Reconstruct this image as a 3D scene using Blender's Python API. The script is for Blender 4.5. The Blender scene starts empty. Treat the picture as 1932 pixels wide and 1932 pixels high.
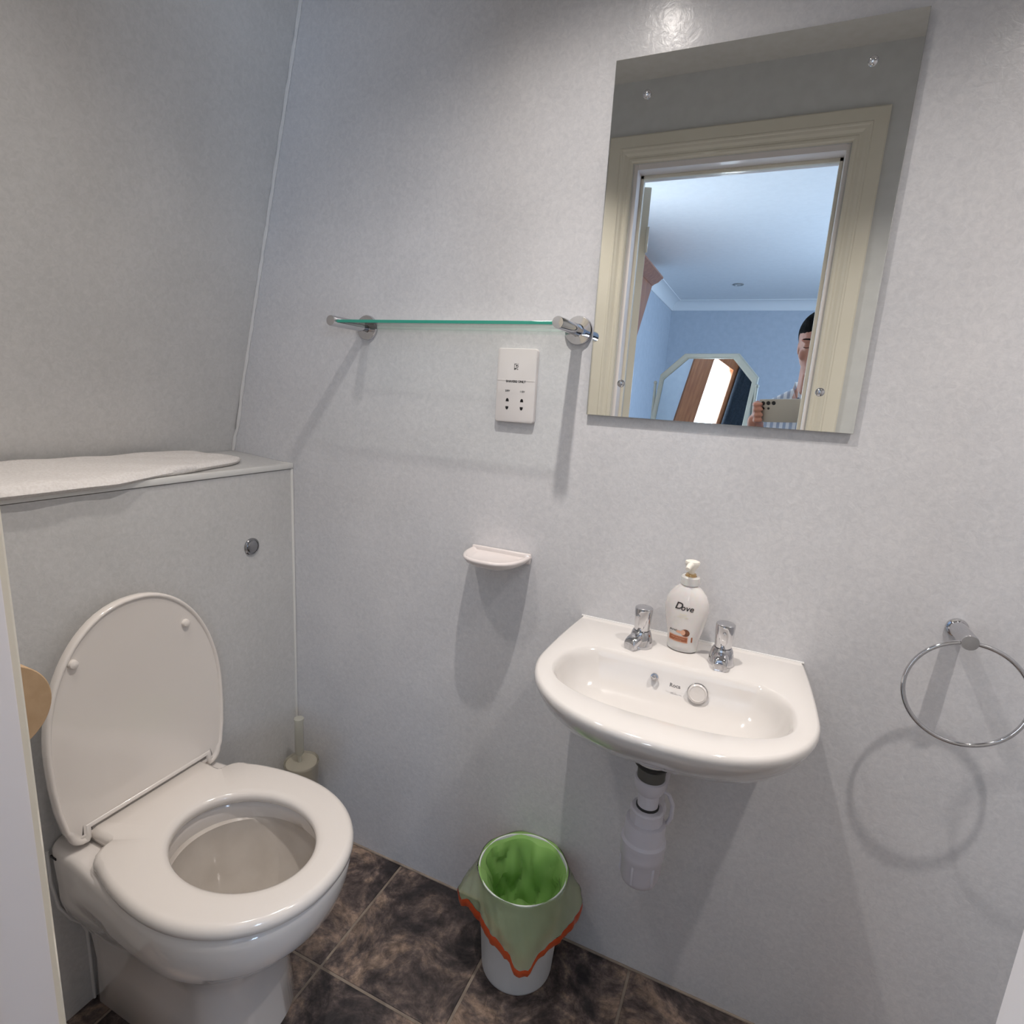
import bpy, bmesh, math, random
from mathutils import Vector, Matrix
from mathutils import noise as mnoise
random.seed(7)
S = bpy.context.scene
COL = S.collection
PI = math.pi

# ------------------------------------------------------------------ camera
CAM = Vector((0.3202, -1.0802, 1.2434))
CR = Vector((0.9111, 0.4078, 0.0599))      # camera right
CD = Vector((0.1376, -0.1640, -0.9768))    # camera down
CF = Vector((-0.3885, 0.8982, -0.2055))    # camera forward
cam = bpy.data.cameras.new('camera')
cam.sensor_width = 36.0
cam.lens = 1069.18 * 36.0 / 1932.0
cam.clip_start = 0.01
cam_o = bpy.data.objects.new('camera', cam)
COL.objects.link(cam_o)
m = Matrix((( CR.x, -CD.x, -CF.x, CAM.x), (CR.y, -CD.y, -CF.y, CAM.y), (CR.z, -CD.z, -CF.z, CAM.z), (0, 0, 0, 1)))
cam_o.matrix_world = m
S.camera = cam_o

# ------------------------------------------------------------------ world, exposure, lights
S.view_settings.view_transform = 'Standard'
S.view_settings.look = 'None'
S.view_settings.gamma = 1.0
S.view_settings.use_curve_mapping = False
S.view_settings.exposure = 0.08
W = bpy.data.worlds.new('daylight'); S.world = W; W.use_nodes = True
bg = W.node_tree.nodes['Background']
bg.inputs[0].default_value = (0.55, 0.72, 1.0, 1); bg.inputs[1].default_value = 1.6

def spot(name, loc, e, col, r, ang=138):
    l = bpy.data.lights.new(name, 'SPOT'); l.energy = e; l.color = col; l.shadow_soft_size = r; l.spot_size = math.radians(ang); l.spot_blend = 1.0
    o = bpy.data.objects.new(name, l); o.location = loc; COL.objects.link(o); return o
LA = Vector((0.0, -0.40, 2.085)); LB = Vector((0.70, -0.44, 2.02)); LC = Vector((-0.40, -0.66, 2.05))
WARM = (1.0, 0.93, 0.87)
# each spot lamp: a wide spill and a brighter centre beam
spot('lamp_a', LA, 17.0, WARM, 0.014, 140); spot('lamp_a_beam', LA, 20.0, WARM, 0.014, 84)
spot('lamp_b', LB, 14.0, WARM, 0.014, 132); spot('lamp_b_beam', LB, 17.0, WARM, 0.014, 84)
spot('fill_c', LC, 9.0, WARM, 0.03, 124); spot('fill_c_beam', LC, 6.0, WARM, 0.03, 90)  # third spot added as fill light for the toilet and bin
def area(name, loc, d, sx, sy, e, col):
    l = bpy.data.lights.new(name, 'AREA'); l.shape = 'RECTANGLE'; l.size = sx; l.size_y = sy; l.energy = e; l.color = col
    o = bpy.data.objects.new(name, l); o.location = loc; o.rotation_euler = Vector(d).to_track_quat('-Z', 'Y').to_euler(); COL.objects.link(o); return o
# daylight through the bedroom window (window is in the right-hand bedroom wall)
area('window_daylight', (2.28, -3.3, 1.45), (-1, 0, 0.12), 1.3, 1.1, 70.0, (0.56, 0.74, 1.0))


# ------------------------------------------------------------------ materials
def mat(name, col=(0.8, 0.8, 0.8), rough=0.5, metal=0.0, spec=0.5, coat=0.0, trans=0.0, ior=1.45, sub=0.0, alpha=1.0, coat_rough=0.05):
    M = bpy.data.materials.new(name); M.use_nodes = True
    b = M.node_tree.nodes['Principled BSDF']
    b.inputs['Base Color'].default_value = (*col, 1); b.inputs['Roughness'].default_value = rough
    b.inputs['Metallic'].default_value = metal; b.inputs['Specular IOR Level'].default_value = spec
    b.inputs['Coat Weight'].default_value = coat; b.inputs['Coat Roughness'].default_value = coat_rough
    b.inputs['Transmission Weight'].default_value = trans; b.inputs['IOR'].default_value = ior
    b.inputs['Subsurface Weight'].default_value = sub
    b.inputs['Alpha'].default_value = alpha
    return M
def N(M, t, **kw):
    n = M.node_tree.nodes.new(t)
    for k, v in kw.items():
        if k in n.inputs: n.inputs[k].default_value = v
        else: setattr(n, k, v)
    return n
def L(M, a, ao, b, bi): M.node_tree.links.new(a.outputs[ao], b.inputs[bi])
def B(M): return M.node_tree.nodes['Principled BSDF']
def noise_col(M, scale, c1, c2, detail=4, bump=0.0, bscale=None, coord='Object', stretch=None, rough=0.5, dist=0.0, lo=0.35, hi=0.65, bdist=0.002):
    tc = N(M, 'ShaderNodeTexCoord')
    src, so = tc, coord
    if stretch:
        mp = N(M, 'ShaderNodeMapping'); mp.inputs['Scale'].default_value = stretch; L(M, tc, coord, mp, 'Vector'); src, so = mp, 'Vector'
    n = N(M, 'ShaderNodeTexNoise', Scale=scale, Detail=detail, Roughness=rough, Distortion=dist); L(M, src, so, n, 'Vector')
    r = N(M, 'ShaderNodeValToRGB'); r.color_ramp.elements[0].position = lo; r.color_ramp.elements[1].position = hi
    r.color_ramp.elements[0].color = (*c1, 1); r.color_ramp.elements[1].color = (*c2, 1)
    L(M, n, 'Fac', r, 'Fac'); L(M, r, 'Color', B(M), 'Base Color')
    if bump:
        n2 = N(M, 'ShaderNodeTexNoise', Scale=bscale or scale, Detail=3); L(M, src, so, n2, 'Vector')
        bp = N(M, 'ShaderNodeBump', Strength=bump, Distance=bdist); L(M, n2, 'Fac', bp, 'Height'); L(M, bp, 'Normal', B(M), 'Normal')
    return M

def panel_mat(name, c1, c2, rough=0.3):
    # pale laminated wall panel: fine mottled fleck, faint waviness, satin gloss
    M = mat(name, c1, rough=rough, spec=0.4, coat=0.16, coat_rough=0.16)
    tc = N(M, 'ShaderNodeTexCoord')
    n1 = N(M, 'ShaderNodeTexNoise', Scale=95.0, Detail=5.0, Roughness=0.7, Distortion=0.8); L(M, tc, 'Object', n1, 'Vector')
    n2 = N(M, 'ShaderNodeTexNoise', Scale=7.0, Detail=3.0); L(M, tc, 'Object', n2, 'Vector')
    mx = N(M, 'ShaderNodeMath', operation='MULTIPLY_ADD'); mx.inputs[1].default_value = 0.7; L(M, n1, 'Fac', mx, 0)
    m2 = N(M, 'ShaderNodeMath', operation='MULTIPLY'); m2.inputs[1].default_value = 0.3; L(M, n2, 'Fac', m2, 0); L(M, m2, 0, mx, 2)
    r = N(M, 'ShaderNodeValToRGB'); r.color_ramp.elements[0].position = 0.38; r.color_ramp.elements[1].position = 0.62
    r.color_ramp.elements[0].color = (*c1, 1); r.color_ramp.elements[1].color = (*c2, 1)
    L(M, mx, 0, r, 'Fac'); L(M, r, 'Color', B(M), 'Base Color')
    n3 = N(M, 'ShaderNodeTexNoise', Scale=60.0, Detail=4.0, Roughness=0.6, Distortion=1.2); L(M, tc, 'Object', n3, 'Vector')
    bp = N(M, 'ShaderNodeBump', Strength=0.30, Distance=0.0013); L(M, n3, 'Fac', bp, 'Height'); L(M, bp, 'Normal', B(M), 'Normal')
    L(M, bp, 'Normal', B(M), 'Coat Normal')
    return M
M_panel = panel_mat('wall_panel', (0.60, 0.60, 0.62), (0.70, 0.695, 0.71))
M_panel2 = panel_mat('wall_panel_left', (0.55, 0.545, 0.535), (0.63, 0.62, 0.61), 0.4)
M_paintgrey = noise_col(mat('grey_paint', rough=0.6), 30, (0.66, 0.66, 0.65), (0.70, 0.70, 0.69))
M_ceil = noise_col(mat('ceiling_paint', rough=0.8), 40, (0.74, 0.72, 0.68), (0.78, 0.76, 0.73))
M_bead = mat('silicone', (0.72, 0.71, 0.70), 0.35)
M_whitetrim = mat('white_upvc', (0.74, 0.73, 0.70), 0.3, coat=0.3)
M_cream = noise_col(mat('cream_gloss', rough=0.28, coat=0.4), 12, (0.79, 0.74, 0.62), (0.81, 0.76, 0.645))
M_lining = mat('white_gloss', (0.84, 0.79, 0.78), 0.45, coat=0.1)
M_ceramic = mat('vitreous_china', (0.69, 0.66, 0.635), 0.08, coat=0.8)
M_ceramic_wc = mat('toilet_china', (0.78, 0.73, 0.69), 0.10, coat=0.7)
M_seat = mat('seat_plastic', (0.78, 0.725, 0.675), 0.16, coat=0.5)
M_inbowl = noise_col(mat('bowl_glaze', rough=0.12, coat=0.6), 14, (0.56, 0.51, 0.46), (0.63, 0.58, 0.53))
M_soapdish = mat('soapdish_china', (0.76, 0.70, 0.68), 0.12, coat=0.6)
M_chrome = mat('chrome', (0.62, 0.62, 0.64), 0.06, metal=1.0)
M_chrome_dark = mat('dark_chrome', (0.38, 0.38, 0.39), 0.14, metal=1.0)
M_mirror = mat('mirror_silver', (0.80, 0.82, 0.81), 0.0, metal=1.0)
M_mirror_edge = mat('mirror_edge', (0.05, 0.06, 0.055), 0.25)
M_black = mat('black', (0.008, 0.008, 0.009), 0.4)
M_ink = mat('printed_ink', (0.03, 0.03, 0.03), 0.5)
M_plate = mat('socket_plastic', (0.71, 0.67, 0.665), 0.3, coat=0.3)
M_trap = mat('white_polypropylene', (0.62, 0.60, 0.65), 0.35)
M_rubber = mat('black_rubber', (0.02, 0.02, 0.02), 0.5)
M_rubber2 = mat('grey_rubber', (0.10, 0.095, 0.085), 0.6)
M_bin = mat('bin_plastic', (0.80, 0.82, 0.83), 0.35)
M_kraft = noise_col(mat('kraft_paper', rough=0.8), 60, (0.46, 0.31, 0.18), (0.51, 0.35, 0.21), bump=0.1)
M_towel = noise_col(mat('towel_cotton', rough=0.95, spec=0.1), 220, (0.73, 0.69, 0.66), (0.81, 0.775, 0.75), bump=0.6, bscale=260, bdist=0.003)
M_grout = noise_col(mat('grout', rough=0.8), 30, (0.26, 0.21, 0.17), (0.35, 0.29, 0.235))
M_carpet = noise_col(mat('carpet', rough=0.95), 200, (0.30, 0.28, 0.27), (0.40, 0.38, 0.36), bump=0.6)
M_bedwall = noise_col(mat('bedroom_paint', rough=0.7), 20, (0.50, 0.55, 0.62), (0.54, 0.59, 0.66))
M_bedceil = noise_col(mat('bedroom_ceiling_paint', rough=0.8), 30, (0.82, 0.83, 0.84), (0.85, 0.86, 0.87))
M_cove = mat('coving_plaster', (0.84, 0.85, 0.86), 0.7)
M_wood = noise_col(mat('orange_wood', rough=0.35, coat=0.3), 6, (0.30, 0.105, 0.045), (0.42, 0.17, 0.075), stretch=(8, 8, 0.8), bump=0.05)
M_champ = mat('champagne_frame', (0.40, 0.40, 0.34), 0.4)
M_skin = noise_col(mat('skin', rough=0.5, sub=0.1), 30, (0.52, 0.25, 0.18), (0.60, 0.30, 0.22))
M_hair = noise_col(mat('dark_hair', rough=0.95, spec=0.1), 200, (0.006, 0.006, 0.007), (0.012, 0.012, 0.013), bump=0.5)
M_trouser = mat('navy_trousers', (0.03, 0.035, 0.06), 0.8)
M_shoe = mat('black_leather', (0.02, 0.018, 0.016), 0.3)
M_phone = mat('phone_cream', (0.55, 0.52, 0.46), 0.3, metal=0.2, coat=0.4)
M_lens = mat('lens_glass', (0.01, 0.01, 0.012), 0.05, coat=1.0)
M_lampshell = mat('lamp_chrome', (0.7, 0.7, 0.7), 0.2, metal=1.0)
M_bulb = mat('bulb_glow'); B(M_bulb).inputs['Emission Color'].default_value = (1, 0.93, 0.85, 1); B(M_bulb).inputs['Emission Strength'].default_value = 8
M_dl = mat('downlight_face', (0.35, 0.35, 0.33), 0.3, metal=0.6)
M_bottle = mat('pearl_bottle', (0.72, 0.69, 0.67), 0.22, coat=0.5, sub=0.15)
M_pump = mat('pump_cream', (0.84, 0.80, 0.72), 0.3)
M_gold = mat('pump_gold', (0.55, 0.38, 0.18), 0.3, metal=0.5)
M_lblbrown = mat('label_brown', (0.36, 0.12, 0.055), 0.5)
M_lblpeach = mat('label_peach', (0.72, 0.40, 0.27), 0.5)
M_lblgold = mat('label_gold', (0.70, 0.66, 0.48), 0.5)
M_shea = noise_col(mat('shea_brown', rough=0.5), 200, (0.13, 0.045, 0.02), (0.30, 0.12, 0.06))

def clear_mat(name, tint, gloss=0.06, rough=0.03, dens=0.0, densc=(0.6, 0.6, 0.55), ft=1.5):
    # see-through plastic or glass: tinted transparency, a little body colour, Fresnel gloss
    M = bpy.data.materials.new(name); M.use_nodes = True; nt = M.node_tree; nt.nodes.clear()
    o = nt.nodes.new('ShaderNodeOutputMaterial'); t = nt.nodes.new('ShaderNodeBsdfTransparent'); t.inputs[0].default_value = (*tint, 1)
    g = nt.nodes.new('ShaderNodeBsdfGlossy'); g.inputs['Roughness'].default_value = rough
    d = nt.nodes.new('ShaderNodeBsdfDiffuse'); d.inputs[0].default_value = (*densc, 1)
    tl = nt.nodes.new('ShaderNodeBsdfTranslucent'); tl.inputs[0].default_value = (*densc, 1)
    ad = nt.nodes.new('ShaderNodeMixShader'); ad.inputs[0].default_value = 0.5
    nt.links.new(d.outputs[0], ad.inputs[1]); nt.links.new(tl.outputs[0], ad.inputs[2])
    m1 = nt.nodes.new('ShaderNodeMixShader'); m1.inputs[0].default_value = dens
    nt.links.new(t.outputs[0], m1.inputs[1]); nt.links.new(ad.outputs[0], m1.inputs[2])
    f = nt.nodes.new('ShaderNodeFresnel'); f.inputs[0].default_value = ft
    m2 = nt.nodes.new('ShaderNodeMixShader'); nt.links.new(f.outputs[0], m2.inputs[0])
    nt.links.new(m1.outputs[0], m2.inputs[1]); nt.links.new(g.outputs[0], m2.inputs[2])
    nt.links.new(m2.outputs[0], o.inputs[0]); return M
M_glass = clear_mat('shelf_glass', (0.97, 0.99, 0.98), ft=1.12)
M_glass_edge2 = clear_mat('pale_glass_edge', (0.80, 0.93, 0.88), ft=1.2)
M_glass_edge = mat('green_glass_edge', (0.03, 0.30, 0.22), 0.12, coat=0.5)
M_brushplastic = clear_mat('frosted_plastic', (0.96, 0.95, 0.92), dens=0.42, densc=(0.86, 0.82, 0.72), rough=0.35, ft=1.15)
M_brushhandle = clear_mat('frosted_handle', (0.95, 0.95, 0.92), dens=0.55, densc=(0.86, 0.85, 0.77), rough=0.35, ft=1.15)
M_bag = clear_mat('green_bag', (0.78, 0.95, 0.58), dens=0.60, densc=(0.60, 0.98, 0.34), rough=0.25, ft=1.3)
M_bag_out = clear_mat('green_bag_overhang', (0.93, 0.97, 0.82), dens=0.40, densc=(0.78, 0.93, 0.58), rough=0.2, ft=1.35)
M_bagred = clear_mat('orange_bag_tie', (0.95, 0.35, 0.15), dens=0.85, densc=(0.85, 0.12, 0.03), rough=0.3)
M_pane = clear_mat('window_pane', (0.97, 0.98, 0.98))

def tile_mat():
    M = mat('slate_tile', rough=0.42, coat=0.15)
    tc = N(M, 'ShaderNodeTexCoord'); oi = N(M, 'ShaderNodeObjectInfo')
    va = N(M, 'ShaderNodeVectorMath', operation='SCALE'); cx = N(M, 'ShaderNodeCombineXYZ')
    for k in (0, 1, 2): L(M, oi, 'Random', cx, k)
    L(M, cx, 0, va, 0); va.inputs['Scale'].default_value = 9.0
    ad = N(M, 'ShaderNodeVectorMath', operation='ADD'); L(M, tc, 'Object', ad, 0); L(M, va, 0, ad, 1)
    n1 = N(M, 'ShaderNodeTexNoise', Scale=6.5, Detail=12.0, Roughness=0.72, Distortion=0.5); L(M, ad, 0, n1, 'Vector')
    n2 = N(M, 'ShaderNodeTexNoise', Scale=34.0, Detail=8.0, Roughness=0.7, Distortion=1.2); L(M, ad, 0, n2, 'Vector')
    r1 = N(M, 'ShaderNodeValToRGB'); cr = r1.color_ramp
    cr.elements[0].position = 0.40; cr.elements[0].color = (0.036, 0.030, 0.031, 1)
    cr.elements[1].position = 0.64; cr.elements[1].color = (0.46, 0.335, 0.245, 1)
    for p, c in ((0.46, (0.075, 0.058, 0.055, 1)), (0.51, (0.15, 0.115, 0.102, 1)), (0.56, (0.28, 0.205, 0.16, 1))):
        e = cr.elements.new(p); e.color = c
    L(M, n1, 'Fac', r1, 'Fac')
    r2 = N(M, 'ShaderNodeValToRGB'); r2.color_ramp.elements[0].position = 0.33; r2.color_ramp.elements[1].position = 0.68
    r2.color_ramp.elements[0].color = (0.35, 0.33, 0.33, 1); r2.color_ramp.elements[1].color = (1.45, 1.42, 1.4, 1)
    L(M, n2, 'Fac', r2, 'Fac')
    mx = N(M, 'ShaderNodeMixRGB', blend_type='MULTIPLY'); mx.inputs[0].default_value = 0.85
    L(M, r1, 'Color', mx, 1); L(M, r2, 'Color', mx, 2); L(M, mx, 0, B(M), 'Base Color')
    bp = N(M, 'ShaderNodeBump', Strength=0.35, Distance=0.003); L(M, n2, 'Fac', bp, 'Height'); L(M, bp, 'Normal', B(M), 'Normal')
    return M
M_tile = tile_mat()
def shirt_mat():
    M = mat('striped_shirt', rough=0.85)
    tc = N(M, 'ShaderNodeTexCoord'); w = N(M, 'ShaderNodeTexWave', wave_type='BANDS', bands_direction='X', Scale=14.0); L(M, tc, 'Object', w, 'Vector')
    r = N(M, 'ShaderNodeValToRGB'); r.color_ramp.elements[0].position = 0.45; r.color_ramp.elements[1].position = 0.6
    r.color_ramp.elements[0].color = (0.80, 0.82, 0.86, 1); r.color_ramp.elements[1].color = (0.42, 0.48, 0.60, 1)
    L(M, w, 'Fac', r, 'Fac'); L(M, r, 'Color', B(M), 'Base Color'); return M
M_shirt = shirt_mat()

# ------------------------------------------------------------------ object helpers
ORG = {}
def org(o):
    return ORG.get(o.name, Vector((0, 0, 0))) if o else Vector((0, 0, 0))
def thing(name, label, cat, loc=(0, 0, 0), group=None):
    o = bpy.data.objects.new(name, None); o.empty_display_size = 0.02; COL.objects.link(o)
    o.location = loc; ORG[o.name] = Vector(loc); o['label'] = label; o['category'] = cat
    if group: o['group'] = group
    return o
def finish(name, me, m, parent=None, smooth=True, label=None, origin=None, kind=None):
    """mesh made in world coordinates; its object gets the thing's own origin"""
    og = org(parent) if parent else Vector(origin or (0, 0, 0))
    me.transform(Matrix.Translation(-og))
    o = bpy.data.objects.new(name, me); COL.objects.link(o)
    if parent:
        o.parent = parent
    else:
        o.location = og
    ORG[o.name] = og
    mats = m if isinstance(m, (list, tuple)) else [m]
    for q in mats: me.materials.append(q)
    if smooth:
        for p in me.polygons: p.use_smooth = True
    if label: o['label'] = label
    if kind: o['kind'] = kind
    return o
def fin_bm(name, bm, m, parent=None, smooth=True, sharp=35, **kw):
    bmesh.ops.recalc_face_normals(bm, faces=bm.faces)
    if smooth:
        lim = math.radians(sharp)
        for e in bm.edges:
            if len(e.link_faces) == 2 and e.calc_face_angle(0) > lim: e.smooth = False
    me = bpy.data.meshes.new(name); bm.to_mesh(me); bm.free()
    return finish(name, me, m, parent, smooth, **kw)
def box(bm, x0, x1, y0, y1, z0, z1, bev=0.0, mi=0, mtx=None):
    r = bmesh.ops.create_cube(bm, size=1.0); vs = r['verts']
    for v in vs:
        v.co = Vector(((x0 + x1) / 2 + v.co.x * (x1 - x0), (y0 + y1) / 2 + v.co.y * (y1 - y0), (z0 + z1) / 2 + v.co.z * (z1 - z0)))
    fs = set(f for v in vs for f in v.link_faces)
    for f in fs: f.material_index = mi
    if bev > 0:
        es = list(set(e for v in vs for e in v.link_edges))
        rr = bmesh.ops.bevel(bm, geom=es, offset=bev, segments=2, affect='EDGES', profile=0.5)
        vs = list(set(v for f in rr['faces'] for v in f.verts) | set(v for v in vs if v.is_valid))
    if mtx:
        for v in vs: v.co = mtx @ v.co
    return vs
def loft(bm, rings, cap0=True, cap1=True, closed=True, mi=0):
    vr = [[bm.verts.new(p) for p in r] for r in rings]
    n = len(rings[0])
    for a, b in zip(vr[:-1], vr[1:]):
        for i in range(n if closed else n - 1):
            j = (i + 1) % n
            f = bm.faces.new((a[i], a[j], b[j], b[i])); f.material_index = mi
    if cap0: f = bm.faces.new(list(reversed(vr[0]))); f.material_index = mi
    if cap1: f = bm.faces.new(vr[-1]); f.material_index = mi
    return vr
def frame_of(d):
    d = Vector(d).normalized(); u = Vector((0, 0, 1)) if abs(d.z) < 0.9 else Vector((1, 0, 0))
    a = d.cross(u).normalized(); b = d.cross(a).normalized(); return d, a, b
def lathe(bm, base, axis, prof, n=40, cap0=True, cap1=True, sx=1.0, sy=1.0, A=None, mi=0):
    """prof: list of (radius, height along axis)"""
    d, a, b = frame_of(axis)
    if A is not None:
        a = Vector(A); b = d.cross(a).normalized()
    base = Vector(base)
    rings = [[base + d * h + (a * (math.cos(2 * PI * i / n) * sx) + b * (math.sin(2 * PI * i / n) * sy)) * max(r, 1e-5) for i in range(n)] for r, h in prof]
    return loft(bm, rings, cap0, cap1, mi=mi)
def tube(bm, pts, r, n=12, closed=False, mi=0):
    pts = [Vector(p) for p in pts]; rings = []; prev = None
    for i, p in enumerate(pts):
        if closed: t = pts[(i + 1) % len(pts)] - pts[i - 1]
        else: t = pts[min(i + 1, len(pts) - 1)] - pts[max(i - 1, 0)]
        t.normalize()
        if prev is None: _, a, b = frame_of(t)
        else:
            a = (prev - t * prev.dot(t)).normalized(); b = t.cross(a).normalized()
        prev = a
        rr = r[i] if isinstance(r, (list, tuple)) else r
        rings.append([p + (a * math.cos(2 * PI * k / n) + b * math.sin(2 * PI * k / n)) * rr for k in range(n)])
    if closed:
        rings.append(rings[0])
        vr = loft(bm, rings, False, False, mi=mi); bmesh.ops.remove_doubles(bm, verts=[v for r_ in (vr[0], vr[-1]) for v in r_], dist=1e-6)
    else: loft(bm, rings, mi=mi)
def prism(bm, poly, d, mi=0):
    """closed polygon (3D points) extruded by vector d"""
    d = Vector(d); a = [bm.verts.new(p) for p in poly]; b = [bm.verts.new(Vector(p) + d) for p in poly]
    n = len(poly); fs = [bm.faces.new(a), bm.faces.new(list(reversed(b)))]
    for i in range(n):
        j = (i + 1) % n; fs.append(bm.faces.new((a[j], a[i], b[i], b[j])))
    for f in fs: f.material_index = mi
    return fs
def ball(bm, c, r, u=16, v=10, sc=(1, 1, 1), mi=0, rot=None):
    res = bmesh.ops.create_uvsphere(bm, u_segments=u, v_segments=v, radius=1.0)
    for w in res['verts']:
        p = Vector((w.co.x * sc[0] * r, w.co.y * sc[1] * r, w.co.z * sc[2] * r))
        if rot: p = rot @ p
        w.co = p + Vector(c)
    for f in set(f for w in res['verts'] for f in w.link_faces): f.material_index = mi
def text_mesh(s, size, shear=0.0, extrude=0.0, bold=0.0, space=1.0):
    cu = bpy.data.curves.new('t', 'FONT'); cu.body = s; cu.size = size; cu.align_x = 'CENTER'; cu.shear = shear; cu.extrude = extrude; cu.offset = bold
    cu.space_character = space; cu.resolution_u = 3
    o = bpy.data.objects.new('t', cu); COL.objects.link(o); bpy.context.view_layer.update()
    me = bpy.data.meshes.new_from_object(o.evaluated_get(bpy.context.evaluated_depsgraph_get()))
    bpy.data.objects.remove(o); return me
def superell(cx, cy, hx, hy, n, p=2.0, z=0.0, ph=0.0):
    out = []
    for i in range(n):
        t = 2 * PI * i / n + ph; c, s = math.cos(t), math.sin(t)
        out.append(Vector((cx + hx * math.copysign(abs(c) ** (2 / p), c), cy + hy * math.copysign(abs(s) ** (2 / p), s), z)))
    return out
def struct(name, bm, m, smooth=False, **kw):
    o = fin_bm(name, bm, m, smooth=smooth, **kw); o['kind'] = 'structure'; return o

# ------------------------------------------------------------------ ROOM SHELL
ZC = 2.20; YF = -0.875; YB = -0.985            # ceiling height, door wall faces
XP = -0.758; ZL = 1.034                         # cistern boxing face, ledge height
XR = 1.00
def xslope(z): return -0.966 + 0.2612 * (z - 1.049)
bm = bmesh.new(); box(bm, -1.25, XR + 0.08, 0.0, 0.08, -0.02, ZC + 0.1); struct('wall_back', bm, M_panel)
bm = bmesh.new()
prism(bm, [(xslope(-0.02), 0.001, -0.02), (xslope(ZC + 0.1), 0.001, ZC + 0.1), (xslope(ZC + 0.1) - 0.12, 0.001, ZC + 0.1), (xslope(-0.02) - 0.12, 0.001, -0.02)], (0, YF - 0.002, 0))
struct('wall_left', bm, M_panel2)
bm = bmesh.new(); box(bm, XR, XR + 0.08, YF, 0.0, -0.02, ZC + 0.1); struct('wall_right', bm, M_panel)
bm = bmesh.new(); box(bm, -1.3, XR + 0.08, YF, 0.08, ZC, ZC + 0.06); struct('ceiling', bm, M_ceil)
# floor: grout bed with slate-look tiles of 305 mm
bm = bmesh.new(); box(bm, -1.3, XR + 0.1, YB, 0.06, -0.06, -0.0025); FLOOR = struct('floor', bm, M_grout)
TX = -0.4024; TW = 0.3052; first = None; G = 0.0032
for iy in range(0, 4):
    for ix in range(-2, 5):
        x0, x1 = TX + ix * TW, TX + (ix + 1) * TW; y1, y0 = -iy * TW, -(iy + 1) * TW
        x0c, x1c, y0c = max(x0, -1.0), min(x1, XR), max(y0, YB)
        if x1c - x0c < 0.02 or y1 - y0c < 0.02: continue
        bm = bmesh.new()
        box(bm, x0c + (G if x0c == x0 else 0), x1c - (G if x1c == x1 else 0), y0c + G, y1 - (G if iy else 0), -0.004, 0.0, bev=0.0012)
        c = Vector(((x0 + x1) / 2, (y0 + y1) / 2, 0))
        me = bpy.data.meshes.new('tile'); bm.to_mesh(me); bm.free()
        me.transform(Matrix.Translation(-c)); me.materials.append(M_tile)
        o = bpy.data.objects.new('tile', me); COL.objects.link(o); o.parent = FLOOR; o.location = c
# door wall (bathroom face grey, bedroom face blue paint) with the doorway cut out
DX0, DX1, DZ = -0.170, 0.425, 1.965
bm = bmesh.new()
def wall_with_hole(bm, x0, x1, y0, y1, z0, z1, hx0, hx1, hz):
    box(bm, x0, hx0, y0, y1, z0, z1); box(bm, hx1, x1, y0, y1, z0, z1); box(bm, hx0, hx1, y0, y1, hz, z1)
wall_with_hole(bm, -1.3, XR + 0.08, (YF + YB) / 2, YF, -0.02, ZC + 0.1, DX0, DX1, DZ)
struct('wall_front', bm, M_paintgrey)
BX0, BX1, BY, BZ = -0.83, 2.30, -5.75, 2.35
bm = bmesh.new(); wall_with_hole(bm, -1.3, BX1 + 0.1, YB, (YF + YB) / 2, -0.02, BZ + 0.06, DX0, DX1, DZ); struct('wall_bedroom_near', bm, M_bedwall)
VY0, VY1, VZ0, VZ1 = -2.52, -1.98, 0.55, 2.10
bm = bmesh.new(); box(bm, BX0 - 0.1, BX0, BY, VY0, -0.02, BZ + 0.06); box(bm, BX0 - 0.1, BX0, VY1, YB, -0.02, BZ + 0.06); box(bm, BX0 - 0.1, BX0, VY0, VY1, -0.02, VZ0); box(bm, BX0 - 0.1, BX0, VY0, VY1, VZ1, BZ + 0.06); struct('wall_bedroom_left', bm, M_bedwall)
bm = bmesh.new(); box(bm, BX0 - 0.1, BX1 + 0.1, BY - 0.1, BY, -0.02, BZ + 0.06); struct('wall_bedroom_far', bm, M_bedwall)
bm = bmesh.new(); WY0, WY1, WZ0, WZ1 = -4.1, -2.5, 0.85, 2.05
box(bm, BX1, BX1 + 0.1, BY, WY0, -0.02, BZ + 0.06); box(bm, BX1, BX1 + 0.1, WY1, YB, -0.02, BZ + 0.06)
box(bm, BX1, BX1 + 0.1, WY0, WY1, -0.02, WZ0); box(bm, BX1, BX1 + 0.1, WY0, WY1, WZ1, BZ + 0.06)
struct('wall_bedroom_right', bm, M_bedwall)
bm = bmesh.new(); box(bm, BX0 - 0.1, BX1 + 0.1, BY - 0.1, YB, BZ, BZ + 0.06); struct('ceiling_bedroom', bm, M_bedceil)
bm = bmesh.new(); box(bm, BX0 - 0.1, BX1 + 0.1, BY - 0.1, YB - 0.0005, -0.06, 0.0); struct('floor_bedroom', bm, M_carpet)
# coving round the bedroom ceiling (curved profile)
def coving(bm, p0, p1, inward):
    p0, p1, w = Vector(p0), Vector(p1), Vector(inward); s = 0.10
    prof = [(0, -s), (0.008, -s)] + [(0.008 + (s - 0.016) * (1 - math.cos(t)), -s + 0.008 + (s - 0.016) * math.sin(t)) for t in [PI / 2 * k / 6 for k in range(7)]] + [(s, -0.008), (s, 0), (0, 0)]
    loft(bm, [[q + w * a + Vector((0, 0, b)) for a, b in prof] for q in (p0, p1)])
bm = bmesh.new()
coving(bm, (BX0, BY, BZ), (BX1, BY, BZ), (0, 1, 0)); coving(bm, (BX0, YB, BZ), (BX0, BY, BZ), (1, 0, 0)); coving(bm, (BX1, BY, BZ), (BX1, YB, BZ), (-1, 0, 0))
struct('trim_4', bm, M_cove, smooth=True)
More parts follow.
